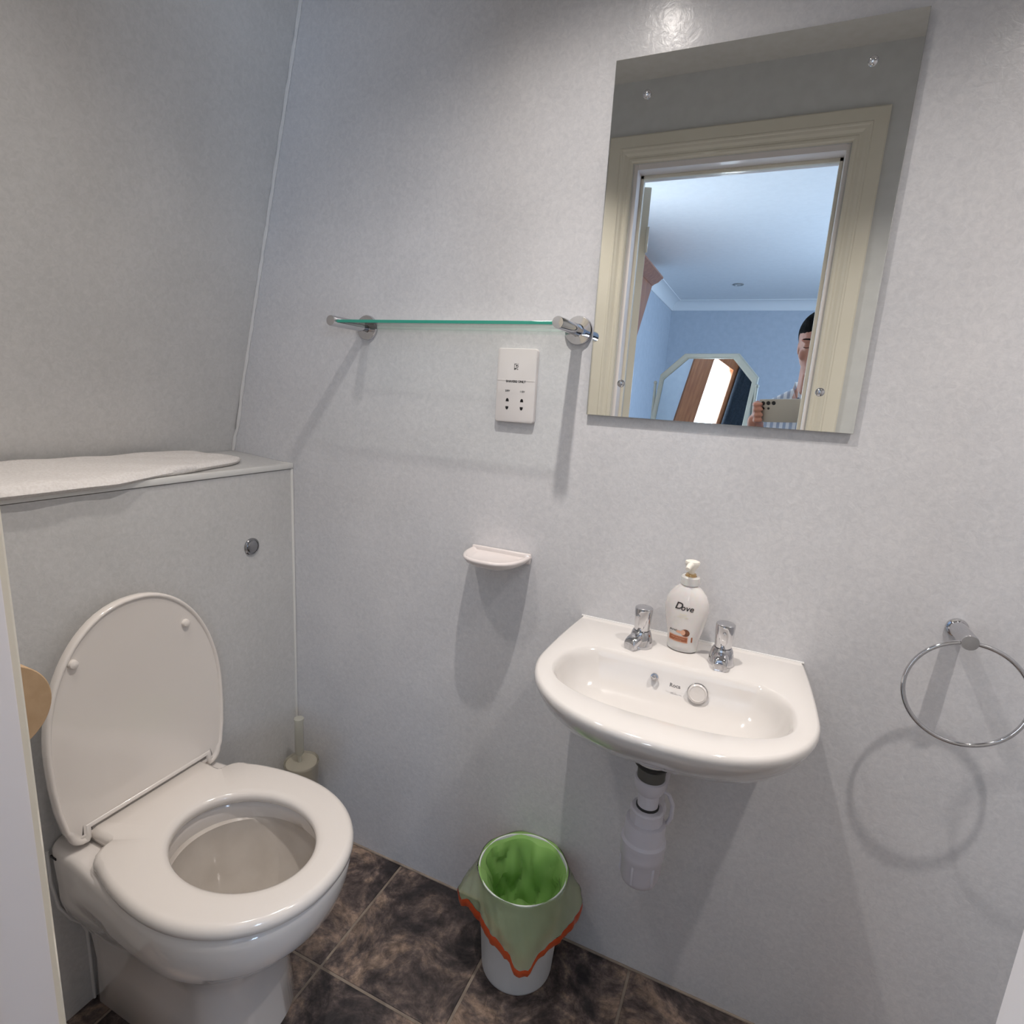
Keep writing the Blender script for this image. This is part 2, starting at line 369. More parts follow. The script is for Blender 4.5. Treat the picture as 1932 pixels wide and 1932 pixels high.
# bedroom window (wooden frame, two casements)
wr = bpy.data.objects.new('window_1', None); COL.objects.link(wr); wr.location = (BX1, (WY0 + WY1) / 2, WZ0); wr['kind'] = 'structure'; ORG['window_1'] = Vector(wr.location)
bm = bmesh.new()
for a in ((WY0, WY0 + 0.06), ((WY0 + WY1) / 2 - 0.035, (WY0 + WY1) / 2 + 0.035), (WY1 - 0.06, WY1)): box(bm, BX1 - 0.01, BX1 + 0.07, a[0], a[1], WZ0, WZ1, 0.004)
for a in ((WZ0, WZ0 + 0.06), (WZ1 - 0.06, WZ1)): box(bm, BX1 - 0.008, BX1 + 0.068, WY0, WY1, a[0], a[1], 0.004)
fin_bm('window_frame', bm, M_wood, wr)
for a, b in ((WY0 + 0.06, (WY0 + WY1) / 2 - 0.035), ((WY0 + WY1) / 2 + 0.035, WY1 - 0.06)):
    bm = bmesh.new(); box(bm, BX1 + 0.028, BX1 + 0.034, a, b, WZ0 + 0.06, WZ1 - 0.06); fin_bm('pane', bm, M_pane, wr, smooth=False)

wr2 = bpy.data.objects.new('window_2', None); COL.objects.link(wr2); wr2.location = (BX0, (VY0 + VY1) / 2, VZ0); wr2['kind'] = 'structure'; ORG['window_2'] = Vector(wr2.location)
bm = bmesh.new()
for a in ((VY0 - 0.05, VY0 + 0.15), (VY1 - 0.15, VY1 - 0.09)): box(bm, BX0 - 0.07, BX0 + 0.02, a[0], a[1], VZ0 - 0.04, VZ1 + 0.04, 0.004)
for a in ((VZ0 - 0.05, VZ0 + 0.05), (VZ1 - 0.05, VZ1 + 0.05)): box(bm, BX0 - 0.068, BX0 + 0.018, VY0, VY1, a[0], a[1], 0.004)
fin_bm('window_frame', bm, M_wood, wr2)
M_lit = mat('lit_window'); B(M_lit).inputs['Emission Color'].default_value = (0.74, 0.86, 1.0, 1); B(M_lit).inputs['Emission Strength'].default_value = 20
bm = bmesh.new(); box(bm, BX0 - 0.034, BX0 - 0.028, VY0 + 0.15, VY1 - 0.15, VZ0 + 0.05, VZ1 - 0.05); fin_bm('pane', bm, M_lit, wr2, smooth=False)

bm = bmesh.new(); NW = 44
cu_r = [[Vector((BX0 + 0.045 + 0.018 * math.sin(k * 0.95) + d, VY1 - 0.12 + 0.42 * k / NW, z)) for k in range(NW + 1)] for z, d in ((0.35, 0.0), (2.18, 0.0), (2.18, 0.004), (0.35, 0.004))]
vr_ = [[bm.verts.new(p) for p in r_] for r_ in cu_r]
for a_, b_ in ((0, 1), (1, 2), (2, 3), (3, 0)):
    for k in range(NW): bm.faces.new((vr_[a_][k], vr_[a_][k + 1], vr_[b_][k + 1], vr_[b_][k]))
for k in (0, NW): bm.faces.new([vr_[j][k] for j in range(4)])
cur_ = fin_bm('curtain', bm, noise_col(mat('dark_curtain', rough=0.9), 60, (0.018, 0.024, 0.034), (0.03, 0.04, 0.055)), sharp=60, origin=(BX0 + 0.045, VY1, 0.35)); cur_['label'] = 'dark curtain beside the bright window, seen in the octagonal mirror'; cur_['category'] = 'curtain'

# silicone beads and corner trims
bm = bmesh.new()
pts = []; rr = []
for i in range(60):
    z = 1.05 + (ZC - 1.05) * i / 59; w = 0.0010 * math.sin(i * 2.3) * math.sin(i * 0.71)
    if 1.09 < z < 1.17: w += 0.0035
    pts.append((xslope(z) + 0.003 + w, -0.003, z)); rr.append(0.0042 + 0.0007 * math.sin(i * 1.7))
tube(bm, pts, rr, 8); struct('trim_1', bm, M_bead, smooth=True)
bm = bmesh.new(); tube(bm, [(XR - 0.002, -0.002, z * ZC / 20) for z in range(21)], 0.0045, 8); struct('trim_2', bm, M_bead, smooth=True)
bm = bmesh.new(); tube(bm, [(-0.72 + k * 0.05, -0.0015, 0.001) for k in range(31)], 0.003, 8); struct('trim_3', bm, M_grout, smooth=True)

# door frame 1: lining, stop, moulded architrave, open door slab
dr = bpy.data.objects.new('door_1', None); COL.objects.link(dr); dr.location = ((DX0 + DX1) / 2, YF, 0); dr['kind'] = 'structure'; ORG['door_1'] = Vector(dr.location)
LX0, LX1, LZ = -0.158, 0.4155, 1.950
bm = bmesh.new()
box(bm, DX0, LX0, YB, YF, 0, DZ, 0.0015); box(bm, LX1, DX1, YB, YF, 0, DZ, 0.0015); box(bm, LX0, LX1, YB, YF, LZ, DZ, 0.0)
fin_bm('lining', bm, M_lining, dr)
def architrave(bm, y, sgn, xi0, xi1, zi, w):
    # moulded section: (offset outward from opening, projection from wall)
    prof = [(0, 0), (0, 0.010), (0.004, 0.013), (0.010, 0.0135), (0.014, 0.010), (0.019, 0.0105), (0.026, 0.015), (0.033, 0.0165), (0.036, 0.0185), (0.040, 0.0185), (0.043, 0.0155), (w - 0.004, 0.0150), (w, 0.012), (w, 0)]
    def ring(fx, fz): return [Vector((fx(a), y + sgn * b, fz(a))) for a, b in prof]
    r0 = ring(lambda a: xi0 - a, lambda a: 0.0); r1 = ring(lambda a: xi0 - a, lambda a: zi + a); r2 = ring(lambda a: xi1 + a, lambda a: zi + a); r3 = ring(lambda a: xi1 + a, lambda a: 0.0)
    loft(bm, [r0, r1, r2, r3])
bm = bmesh.new(); architrave(bm, YF, 1, LX0 - 0.016, LX1 + 0.012, LZ + 0.018, 0.078); fin_bm('architrave', bm, M_cream, dr, sharp=20)
bm = bmesh.new(); architrave(bm, YB, -1, LX0 - 0.012, LX1 + 0.012, LZ + 0.012, 0.070); fin_bm('architrave', bm, M_cream, dr, sharp=20)
bm = bmesh.new(); box(bm, LX0, LX0 + 0.010, -0.945, -0.925, 0, LZ, 0.001); box(bm, LX1 - 0.010, LX1, -0.945, -0.925, 0, LZ, 0.001); box(bm, LX0, LX1, -0.945, -0.925, LZ - 0.010, LZ, 0.001)
fin_bm('door_stop', bm, M_cream, dr)
# slab swung out into the bedroom, hinge edge seen in the doorway
hm = Matrix.Translation((LX0 - 0.014, -1.004, 0)) @ Matrix.Rotation(math.radians(-112), 4, 'Z')
bm = bmesh.new(); box(bm, 0.0, 0.56, -0.004, 0.034, 0.008, 1.945, 0.002, mtx=hm)
for k in range(2):
    for j, (za, zb) in enumerate(((0.18, 0.85), (1.0, 1.80))):
        box(bm, 0.09 + k * 0.21, 0.27 + k * 0.21, -0.0065, -0.003, za, zb, 0.002, mtx=hm)
slab = fin_bm('door_slab', bm, M_cream, dr)
for zz in (0.25, 1.78):
    bm = bmesh.new(); tube(bm, [hm @ Vector((-0.004, 0.034, zz - 0.04)), hm @ Vector((-0.004, 0.034, zz + 0.04))], 0.005, 8); fin_bm('hinge', bm, M_cream, slab)
bm = bmesh.new(); tube(bm, [hm @ Vector((0.50, -0.005, 1.0)), hm @ Vector((0.50, -0.05, 1.0)), hm @ Vector((0.40, -0.055, 1.0))], 0.008, 10); fin_bm('door_handle', bm, M_chrome, slab)

# ------------------------------------------------------------------ CISTERN BOXING with ledge and flush button
bx = thing('cistern_boxing', 'pale grey boxed-in cistern panel with white ledge behind the toilet', 'boxing', (XP, -0.45, 0))
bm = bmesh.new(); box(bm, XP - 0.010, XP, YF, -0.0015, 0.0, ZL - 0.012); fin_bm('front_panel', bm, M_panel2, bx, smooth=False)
def zled(x): return ZL + 0.001 + (x - XP) / (-0.966 - XP) * 0.014
bm = bmesh.new()
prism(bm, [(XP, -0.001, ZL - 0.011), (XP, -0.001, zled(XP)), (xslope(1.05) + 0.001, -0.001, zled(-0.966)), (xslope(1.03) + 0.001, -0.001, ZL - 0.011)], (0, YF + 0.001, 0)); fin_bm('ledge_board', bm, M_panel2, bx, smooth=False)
bm = bmesh.new()
box(bm, XP - 0.016, XP + 0.004, YF, -0.0015, ZL - 0.010, ZL + 0.003, 0.0015)
box(bm, XP - 0.205, XP - 0.0, -0.012, -0.001, ZL + 0.001, ZL + 0.0035, 0.001)
fin_bm('edge_trim', bm, M_whitetrim, bx, label='white plastic ledge edge trim')
bm = bmesh.new(); box(bm, XP - 0.004, XP + 0.003, -0.0075, -0.0008, 0.0, ZL - 0.011, 0.0012); fin_bm('corner_trim', bm, M_whitetrim, bx, label='white corner strip')
bm = bmesh.new()
lathe(bm, (XP, -0.135, 0.849), (1, 0, 0), [(0.0205, 0), (0.0205, 0.003), (0.019, 0.0048), (0.0165, 0.0048), (0.0160, 0.0035), (0.0, 0.0035)], 40)
fb = fin_bm('flush_button', bm, M_chrome_dark, bx, label='round chrome flush button')
bm = bmesh.new(); lathe(bm, (XP + 0.0034, -0.135, 0.849), (1, 0, 0), [(0.0145, 0), (0.0145, 0.0018), (0.013, 0.0028), (0, 0.0032)], 32, ); fin_bm('button_cap', bm, M_chrome_dark, fb)

# folded white towel lying on the ledge
bm = bmesh.new(); nx, ny = 26, 60; grid = []
for side in (0, 1):
    g = []
    for j in range(ny + 1):
        v = j / ny; row = []
        for i in range(nx + 1):
            u = i / nx
            yend = -0.145 + 0.055 * (u ** 1.3); y = yend + (-0.868 - yend) * v
            front = XP - 0.055 + 0.075 * min(1, v * 2.2) ** 0.8
            back = -0.945
            # round the corners
            cr = max(0.0, 0.12 - v) / 0.12
            fr = front - 0.018 * cr ** 3; bk = back + 0.030 * cr ** 2
            x = bk + (fr - bk) * u
            e = min(u, 1 - u) * (fr - bk); e2 = min(v, 1 - v) * 0.72
            ed = min(1, e / 0.010) ; ed = math.sqrt(max(0, 1 - (1 - ed) ** 2)); ed2 = min(1, e2 / 0.010); ed2 = math.sqrt(max(0, 1 - (1 - ed2) ** 2)); ed *= ed2
            base = zled(min(x, XP)) + 0.0005
            th = 0.016 + 0.004 * v
            wob = 0.0012 * math.sin(17 * v + 3 * u) + 0.0010 * math.sin(41 * v + 11 * u)
            drop = -0.006 * max(0, (x - XP) / 0.02)
            z = base + th / 2 + drop + (1 if side else -1) * (th / 2) * ed + (wob * ed if side else 0)
            x += 0.0015 * math.sin(33 * v) * u
            row.append(bm.verts.new((x, y, z)))
        g.append(row)
    grid.append(g)
for s, g in enumerate(grid):
    for j in range(ny):
        for i in range(nx):
            f = (g[j][i], g[j][i + 1], g[j + 1][i + 1], g[j + 1][i]); bm.faces.new(f if s else f[::-1])
bmesh.ops.remove_doubles(bm, verts=bm.verts, dist=0.0002)
tw = fin_bm('hand_towel', bm, M_towel, sharp=80, origin=(-0.85, -0.45, ZL)); tw['label'] = 'folded white cotton towel laid along the ledge above the toilet'; tw['category'] = 'towel'

# ------------------------------------------------------------------ TOILET
YT = -0.452
wc = thing('toilet', 'white back-to-wall toilet with the lid raised', 'toilet', (-0.5, YT, 0))
def dshape(xb, xf, hw, xm, z, n=64, p=2.1, rc=0.02, hb=None):
    """outline: flat back at xb, widening to half width hw at xm, rounded front at xf"""
    hb = hw if hb is None else hb; out = []
    nf = n // 2
    for i in range(nf + 1):                       # front curve from +y side to -y side
        t = PI / 2 - PI * i / nf; c, s = math.cos(t), math.sin(t)
        out.append(Vector((xm + (xf - xm) * abs(c) ** (2 / p), YT + hw * math.copysign(abs(s) ** (2 / p), s), z)))
    ns = (n - nf - 1 - 8) // 2
    back = []
    for k in range(1, ns + 1):
        t = k / (ns + 1); e = t * t * (3 - 2 * t); back.append((xm + (xb + rc - xm) * t, hw + (hb - hw) * e))
    cor = [(xb + rc - rc * math.sin(a), hb - rc + rc * math.cos(a)) for a in [PI / 2 * k / 3 for k in range(4)]]
    side = back + cor
    for x, h in side: out.append(Vector((x, YT - h, z)))
    hl = side[-1][1]; out += [Vector((xb, YT - hl + 2 * hl * k / 14, z)) for k in range(1, 14)]
    for x, h in reversed(side): out.append(Vector((x, YT + h, z)))
    return out
XB = XP + 0.0005
prof = [  # z, half width, front x, xm, p, hb
    (0.000, 0.104, -0.392, -0.47, 2.3, 0.104), (0.004, 0.106, -0.388, -0.47, 2.3, 0.106), (0.10, 0.100, -0.398, -0.47, 2.2, 0.102), (0.17, 0.102, -0.392, -0.47, 2.2, 0.108),
    (0.215, 0.112, -0.374, -0.47, 2.1, 0.125), (0.250, 0.130, -0.345, -0.46, 2.1, 0.142), (0.275, 0.148, -0.312, -0.46, 2.1, 0.148), (0.288, 0.157, -0.296, -0.46, 2.1, 0.150),
    (0.3005, 0.161, -0.289, -0.46, 2.1, 0.150), (0.302, 0.166, -0.280, -0.46, 2.1, 0.150), (0.320, 0.171, -0.266, -0.455, 2.1, 0.150), (0.352, 0.175, -0.255, -0.45, 2.1, 0.152), (0.380, 0.1765, -0.250, -0.45, 2.1, 0.153),
    (0.392, 0.1755, -0.252, -0.45, 2.1, 0.152), (0.398, 0.171, -0.258, -0.45, 2.1, 0.148), (0.400, 0.165, -0.265, -0.45, 2.1, 0.142)]
rings = [dshape(XB, xf, hw, xm, z, p=p, hb=hb) for z, hw, xf, xm, p, hb in prof]
bm = bmesh.new(); vr = loft(bm, rings, cap0=True, cap1=False)
nr = len(rings[0])
def inner(cx, hx, hy, z, p=2.0):
    out = []
    for v in rings[-1]:
        a = math.atan2((v.y - YT) / 0.165, (v.x - (-0.455)) / 0.19)
        out.append(Vector((cx + hx * math.cos(a), YT + hy * math.sin(a), z)))
    return out
bowl = [(-0.440, 0.150, 0.122, 0.400), (-0.440, 0.147, 0.119, 0.396), (-0.440, 0.145, 0.117, 0.385), (-0.440, 0.147, 0.119, 0.365)]
prev = vr[-1]
def cont(prev, ring, mi=0):
    cur = [bm.verts.new(p) for p in ring]
    for i in range(nr):
        j = (i + 1) % nr; f = bm.faces.new((prev[i], prev[j], cur[j], cur[i])); f.material_index = mi
    return cur
for k, b_ in enumerate(bowl): prev = cont(prev, inner(*b_))
deep = [(-0.428, 0.150, 0.122, 0.362), (-0.428, 0.150, 0.122, 0.350), (-0.430, 0.143, 0.115, 0.325), (-0.435, 0.130, 0.102, 0.295), (-0.445, 0.110, 0.085, 0.262), (-0.46, 0.084, 0.065, 0.235), (-0.475, 0.060, 0.050, 0.215), (-0.485, 0.045, 0.040, 0.190), (-0.49, 0.040, 0.036, 0.165)]
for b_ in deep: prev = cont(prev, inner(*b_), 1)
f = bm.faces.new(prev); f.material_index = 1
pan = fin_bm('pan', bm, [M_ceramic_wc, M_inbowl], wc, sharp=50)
# water in the trap
M_water = clear_mat('water', (0.86, 0.88, 0.86), ft=1.33)
bm = bmesh.new(); bm.faces.new([bm.verts.new(v) for v in superell(-0.484, YT, 0.047, 0.041, 32, 2, 0.200)]); fin_bm('water', bm, M_water, pan)
# recessed lifting scallop below the rim seen from the side, silicone seal against the panel
bm = bmesh.new(); tube(bm, [(XP + 0.002, YT - 0.105, z) for z in (0.002, 0.05, 0.10, 0.165)] + [(XP + 0.002, YT - 0.112, 0.19), (XP + 0.002, YT - 0.128, 0.215), (XP + 0.002, YT - 0.146, 0.26), (XP + 0.002, YT - 0.153, 0.32), (XP + 0.002, YT - 0.153, 0.385)], 0.003, 8); fin_bm('silicone_seal', bm, M_bead, wc)
# seat ring
ZS0, ZS1 = 0.4045, 0.4285
def seat_out(off, z):
    XBk = -0.640; hw = 0.180 - off; pts = []; ob = min(off, 0.010)
    xf = -0.243 - off; xm = -0.46; p = 2.12
    for i in range(41):
        t = PI / 2 - PI * i / 40; c, s = math.cos(t), math.sin(t)
        pts.append(Vector((xm + (xf - xm) * abs(c) ** (2 / p), YT + hw * math.copysign(abs(s) ** (2 / p), s), z)))
    half = []
    for k in range(1, 6):
        t = k / 6; half.append((xm + (XBk + 0.035 - xm) * t, hw + (0.156 - ob - hw) * t * t))
    hb = 0.156 - ob; rc = 0.035
    half += [(XBk + rc - rc * math.sin(a) + ob * 0.7, hb - rc + rc * math.cos(a)) for a in [PI / 2 * k / 5 for k in range(6)]]
    tg = 0.114 - ob
    half += [(XBk + ob * 0.7, tg + 0.006), (XBk - 0.002 + ob * 0.3, tg + 0.001), (XBk - 0.008, tg), (-0.703 + ob, tg)]
    for x, h in half: pts.append(Vector((x, YT - h, z)))
    xl, hl = half[-1]; pts += [Vector((xl, YT - hl + 2 * hl * k / 16, z)) for k in range(1, 16)]
    for x, h in reversed(half): pts.append(Vector((x, YT + h, z)))
    return pts
def seat_in(gr, z, ref):
    out = []; A = []
    for v in ref:
        a = math.atan2((v.y - YT) / 0.18, (v.x + 0.45) / 0.21)
        while A and a > A[-1] + 1.0: a -= 2 * PI
        if A: a = min(a, A[-1] - 0.004)
        A.append(a)
    span = A[0] - A[-1]; lim = 2 * PI - 0.03
    if span > lim: A = [A[0] - (A[0] - a) * lim / span for a in A]
    for a in A:
        c, s = math.cos(a), math.sin(a)
        out.append(Vector((-0.442 + (0.137 + gr) * c, YT + (0.106 + gr) * s, z)))
    return out
bm = bmesh.new()
outs = [(0.004, ZS0), (0.0005, ZS0 + 0.003), (0.0, ZS0 + 0.010), (0.0012, ZS0 + 0.016), (0.0045, ZS1 - 0.0030), (0.009, ZS1 - 0.0006), (0.013, ZS1)]
R_ = [seat_out(o_, z) for o_, z in outs]
ref = R_[-1]
ins = [(0.016, ZS1), (0.009, ZS1 - 0.0008), (0.003, ZS1 - 0.004), (0.0, ZS1 - 0.009), (0.001, ZS0 + 0.004), (0.004, ZS0)]
R_ += [seat_in(g_, z, ref) for g_, z in ins]
R_.append(R_[0])
vrs = loft(bm, R_, False, False); bmesh.ops.remove_doubles(bm, verts=vrs[0] + vrs[-1], dist=1e-6)
fin_bm('seat', bm, M_seat, wc, sharp=60)
# hinge block across the back
bm = bmesh.new(); tube(bm, [(-0.700, YT - 0.135, 0.4215), (-0.700, YT + 0.135, 0.4215)], 0.0105, 16); box(bm, -0.725, -0.672, YT - 0.10, YT - 0.06, 0.4002, 0.415, 0.003); box(bm, -0.725, -0.672, YT + 0.06, YT + 0.10, 0.4002, 0.415, 0.003)
fin_bm('hinge', bm, M_seat, wc)
# lid, raised, leaning on the panel
def lid_outline(off, n=72):
    pts = []; H = 0.422; hw = 0.168 - off
    # (s across, t up): start bottom right ear, go round
    for i in range(n // 2 + 1):
        a = PI * i / (n // 2); c, s = math.cos(a), math.sin(a)
        pts.append((hw * math.copysign(abs(c) ** (2 / 2.15), c), 0.175 + (H - 0.175 - off) * s ** (2 / 2.0)))
    left = [(-hw + 0.0005, 0.13), (-hw + 0.004, 0.08), (-hw + 0.011, 0.035)]
    rc = 0.026; hb = hw - 0.016
    left += [(-hb + rc - rc * math.cos(a), 0.000 + off + rc - rc * math.sin(a) - 0.004) for a in [PI / 2 * k / 5 for k in range(6)]]
    left += [(-0.121 - off, -0.004 + off), (-0.1165 - off, 0.002 + off), (-0.116 - off, 0.0215 + off)]
    pts += left; pts += [(-x, y) for x, y in reversed(left)]
    return pts
lean = math.radians(4.0)
def lidpt(s, t, d):   # d: distance in front of the lid's back face
    x = -0.722 - t * math.sin(lean) * 0.55 + d * math.cos(lean); return Vector((x + 0.016, YT + 0.0035 + s, 0.412 + t * math.cos(lean)))
bm = bmesh.new(); LR = []
for off, d in ((0.006, 0.0), (0.0015, 0.0015), (0.0, 0.005), (0.0, 0.016), (0.002, 0.0195), (0.0045, 0.020), (0.0075, 0.0185), (0.0085, 0.0165), (0.012, 0.0160)):
    LR.append([lidpt(s, t, d) for s, t in lid_outline(off)])
loft(bm, LR)
lid = fin_bm('lid', bm, M_seat, wc, sharp=50, label='raised white toilet lid')
for s in (YT * 0 + 0.096, -0.112):
    bm = bmesh.new(); q = lidpt(s, 0.335, 0.0155); lathe(bm, q, (1, 0, 0.07), [(0.0085, 0), (0.0080, 0.004), (0.0068, 0.0075), (0.003, 0.0092), (0, 0.0094)], 20, sx=1.0, sy=1.0); fin_bm('bumper', bm, M_seat, lid)
# little fixing slot on the pan side
bm = bmesh.new(); box(bm, -0.745, -0.728, YT - 0.1545, YT - 0.1515, 0.379, 0.383); fin_bm('fixing_hole', bm, M_black, wc)

# ------------------------------------------------------------------ TOILET BRUSH in the corner
tb = thing('toilet_brush', 'translucent plastic toilet brush standing in its pot in the corner beside the toilet', 'toilet brush', (-0.688, -0.060, 0.0))
bc = (-0.688, -0.060, 0.0015)
bm = bmesh.new(); lathe(bm, bc, (0, 0, 1), [(0.036, 0), (0.039, 0.004), (0.044, 0.24), (0.0455, 0.245), (0.044, 0.249), (0.0425, 0.246), (0.0375, 0.008), (0, 0.007)], 40); fin_bm('pot', bm, M_brushplastic, tb, sharp=60)
bm = bmesh.new(); lathe(bm, (bc[0], bc[1], 0.2478), (0, 0, 1), [(0, -0.004), (0.038, -0.004), (0.040, -0.002), (0.038, -0.001), (0.014, -0.001), (0.0, 0.0)], 36); fin_bm('pot_lid', bm, M_brushplastic, tb)
bm = bmesh.new(); lathe(bm, (bc[0], bc[1], 0.02), (0, 0, 1), [(0.0, 0), (0.026, 0.0), (0.030, 0.02), (0.028, 0.09), (0.010, 0.11), (0.0, 0.11)], 20)
fin_bm('brush_head', bm, mat('bristles', (0.62, 0.60, 0.55), 0.9), tb)
bm = bmesh.new(); lathe(bm, (bc[0] - 0.006, bc[1], 0.2474), (0, 0, 1), [(0.0055, -0.11), (0.0055, 0.018), (0.009, 0.022), (0.0115, 0.026), (0.0115, 0.118), (0.0125, 0.120), (0.0125, 0.127), (0.0, 0.128)], 24); fin_bm('handle', bm, M_brushhandle, tb)

# ------------------------------------------------------------------ TOILET ROLL and its holder (on the door wall)
rc = Vector((-0.350, -0.812, 0.893))
rl = thing('toilet_roll', 'large brown paper toilet roll hanging beside the door frame', 'toilet roll', rc)
bm = bmesh.new(); prof = [(0.0205, 0), (0.049, 0), (0.050, 0.001), (0.050, 0.104), (0.049, 0.105), (0.0205, 0.105)]
lathe(bm, rc, (-1, 0, 0), prof, 56, False, False); vs = lathe(bm, rc, (-1, 0, 0), [(0.0205, 0), (0.0205, 0.105)], 56, False, False); bmesh.ops.remove_doubles(bm, verts=bm.verts, dist=1e-6)
fin_bm('paper', bm, M_kraft, rl)
bm = bmesh.new(); lathe(bm, rc + Vector((0.0004, 0, 0)), (-1, 0, 0), [(0.0204, 0), (0.0204, 0.1058), (0.0190, 0.1058), (0.0190, 0), (0.0204, 0)], 40, False, False); fin_bm('core', bm, mat('cardboard', (0.22, 0.15, 0.09), 0.9), rl)
th = thing('toilet_roll_holder', 'chrome bar through the brown toilet roll, fixed to the door wall', 'roll holder', (-0.48, YF, 0.91))
bm = bmesh.new(); tube(bm, [(-0.335, rc.y, rc.z + 0.0125), (-0.40, rc.y, rc.z + 0.0125), (-0.468, rc.y, rc.z + 0.0125), (-0.478, rc.y - 0.005, rc.z + 0.0125), (-0.480, rc.y - 0.02, rc.z + 0.0125), (-0.480, YF + 0.004, rc.z + 0.0125)], 0.0060, 12); fin_bm('bar', bm, M_chrome, th)
bm = bmesh.new(); lathe(bm, (-0.480, YF + 0.0006, rc.z + 0.0125), (0, 1, 0), [(0.022, 0), (0.022, 0.005), (0.020, 0.007), (0, 0.007)], 32); fin_bm('flange', bm, M_chrome, th)

# ------------------------------------------------------------------ GLASS SHELF
ZSH = 1.3665; SX0, SX1 = -0.527, -0.031
sh = thing('glass_shelf', 'clear glass shelf with green edge on two chrome brackets', 'shelf', ((SX0 + SX1) / 2, 0, ZSH))
bm = bmesh.new(); vs = box(bm, SX0 + 0.004, SX1 - 0.004, -0.113, -0.003, ZSH - 0.003, ZSH + 0.003, 0.0006)
bmesh.ops.recalc_face_normals(bm, faces=bm.faces)
for f in bm.faces:
    f.material_index = 0 if abs(f.normal.z) > 0.9 else (1 if f.normal.y < -0.2 else 2)
fin_bm('glass_pane', bm, [M_glass, M_glass_edge, M_glass_edge2], sh, smooth=False)
for sx in (SX0, SX1):
    bm = bmesh.new()
    lathe(bm, (sx, -0.0006, ZSH), (0, -1, 0), [(0.027, 0), (0.027, 0.004), (0.0255, 0.0065), (0.012, 0.0075), (0.0108, 0.009), (0.0108, 0.119), (0.0100, 0.121), (0.0, 0.1215)], 40)
    fin_bm('bracket', bm, M_chrome, sh)

# ------------------------------------------------------------------ SHAVER SOCKET
X0s, X1s, Z0s, Z1s = -0.1945, -0.1085, 1.1845, 1.3305
sk = thing('shaver_socket', 'white dual voltage shaver socket plate under the glass shelf', 'socket', ((X0s + X1s) / 2, 0, (Z0s + Z1s) / 2))
bm = bmesh.new()
def rrect(x0, x1, z0, z1, r, y, n=5):
    out = []
    for cx, cz, a0 in ((x1 - r, z1 - r, 0), (x0 + r, z1 - r, PI / 2), (x0 + r, z0 + r, PI), (x1 - r, z0 + r, 1.5 * PI)):
        for k in range(n + 1): a = a0 + PI / 2 * k / n; out.append(Vector((cx + r * math.cos(a), y, cz + r * math.sin(a))))
    return out
loft(bm, [rrect(X0s, X1s, Z0s, Z1s, 0.006, -0.0006), rrect(X0s, X1s, Z0s, Z1s, 0.006, -0.0085), rrect(X0s + 0.001, X1s - 0.001, Z0s + 0.001, Z1s - 0.001, 0.005, -0.0102), rrect(X0s + 0.003, X1s - 0.003, Z0s + 0.003, Z1s - 0.003, 0.004, -0.0108)])
fin_bm('plate', bm, M_plate, sk)
bm = bmesh.new(); box(bm, X0s + 0.0025, X1s - 0.0025, -0.01115, -0.0107, 1.2665, 1.2695, 0.0001); fin_bm('plate_ridge', bm, M_plate, sk)
Yk = -0.0111
def slot(cx, cz, up):
    h, w = 0.0062, 0.0034; pts = []
    base = [(-w, -h / 2), (w, -h / 2), (w * 0.82, h * 0.15), (w * 0.45, h * 0.45), (0, h * 0.55), (-w * 0.45, h * 0.45), (-w * 0.82, h * 0.15)]
    return [(cx + a, Yk, cz + b * up) for a, b in base]
for cx in (-0.1680, -0.1360):
    for cz, up in ((1.2290, 1), (1.2130, -1)):
        bm = bmesh.new(); prism(bm, slot(cx, cz, up), (0, 0.0022, 0)); fin_bm('pin_hole', bm, M_black, sk, smooth=False)
def put_text(s, size, cx, cz, y, m, parent, name, shear=0, bold=0.0, space=1.0):
    me = text_mesh(s, size, shear, 0.0001, bold, space)
    me.transform(Matrix(((1, 0, 0, cx), (0, 0, -1, y), (0, 1, 0, cz), (0, 0, 0, 1)))); return finish(name, me, m, parent, smooth=False)
put_text('SHAVERS ONLY', 0.0062, -0.1515, 1.2640, -0.0111, M_ink, sk, 'lettering', bold=0.00018)
put_text('230V', 0.0050, -0.1685, 1.2455, -0.0111, M_ink, sk, 'lettering', bold=0.00012)
put_text('115V', 0.0050, -0.1360, 1.2450, -0.0111, M_ink, sk, 'lettering', bold=0.00012)
bm = bmesh.new()   # shaver pictogram: dark square outline with a shaver head and cord
cx, cz = -0.1520, 1.2950
for a in ((-0.0046, -0.0038, -0.0055, 0.0055), (-0.0046, 0.001, 0.0047, 0.0055), (0.0025, 0.0046, 0.0047, 0.0055), (-0.0046, -0.0010, -0.0055, -0.0030), (0.0008, 0.0042, -0.0055, -0.0046), (-0.0010, 0.0018, 0.0005, 0.0030)):
    box(bm, cx + a[0], cx + a[1], -0.0112, -0.0107, cz + a[2], cz + a[3])
tube(bm, [(cx + 0.0038 * math.cos(t), -0.0110, cz + 0.0008 + 0.0034 * math.sin(t)) for t in [PI * 0.3 - k * 0.26 for k in range(12)]], 0.00045, 6)
fin_bm('pictogram', bm, M_ink, sk, smooth=False)

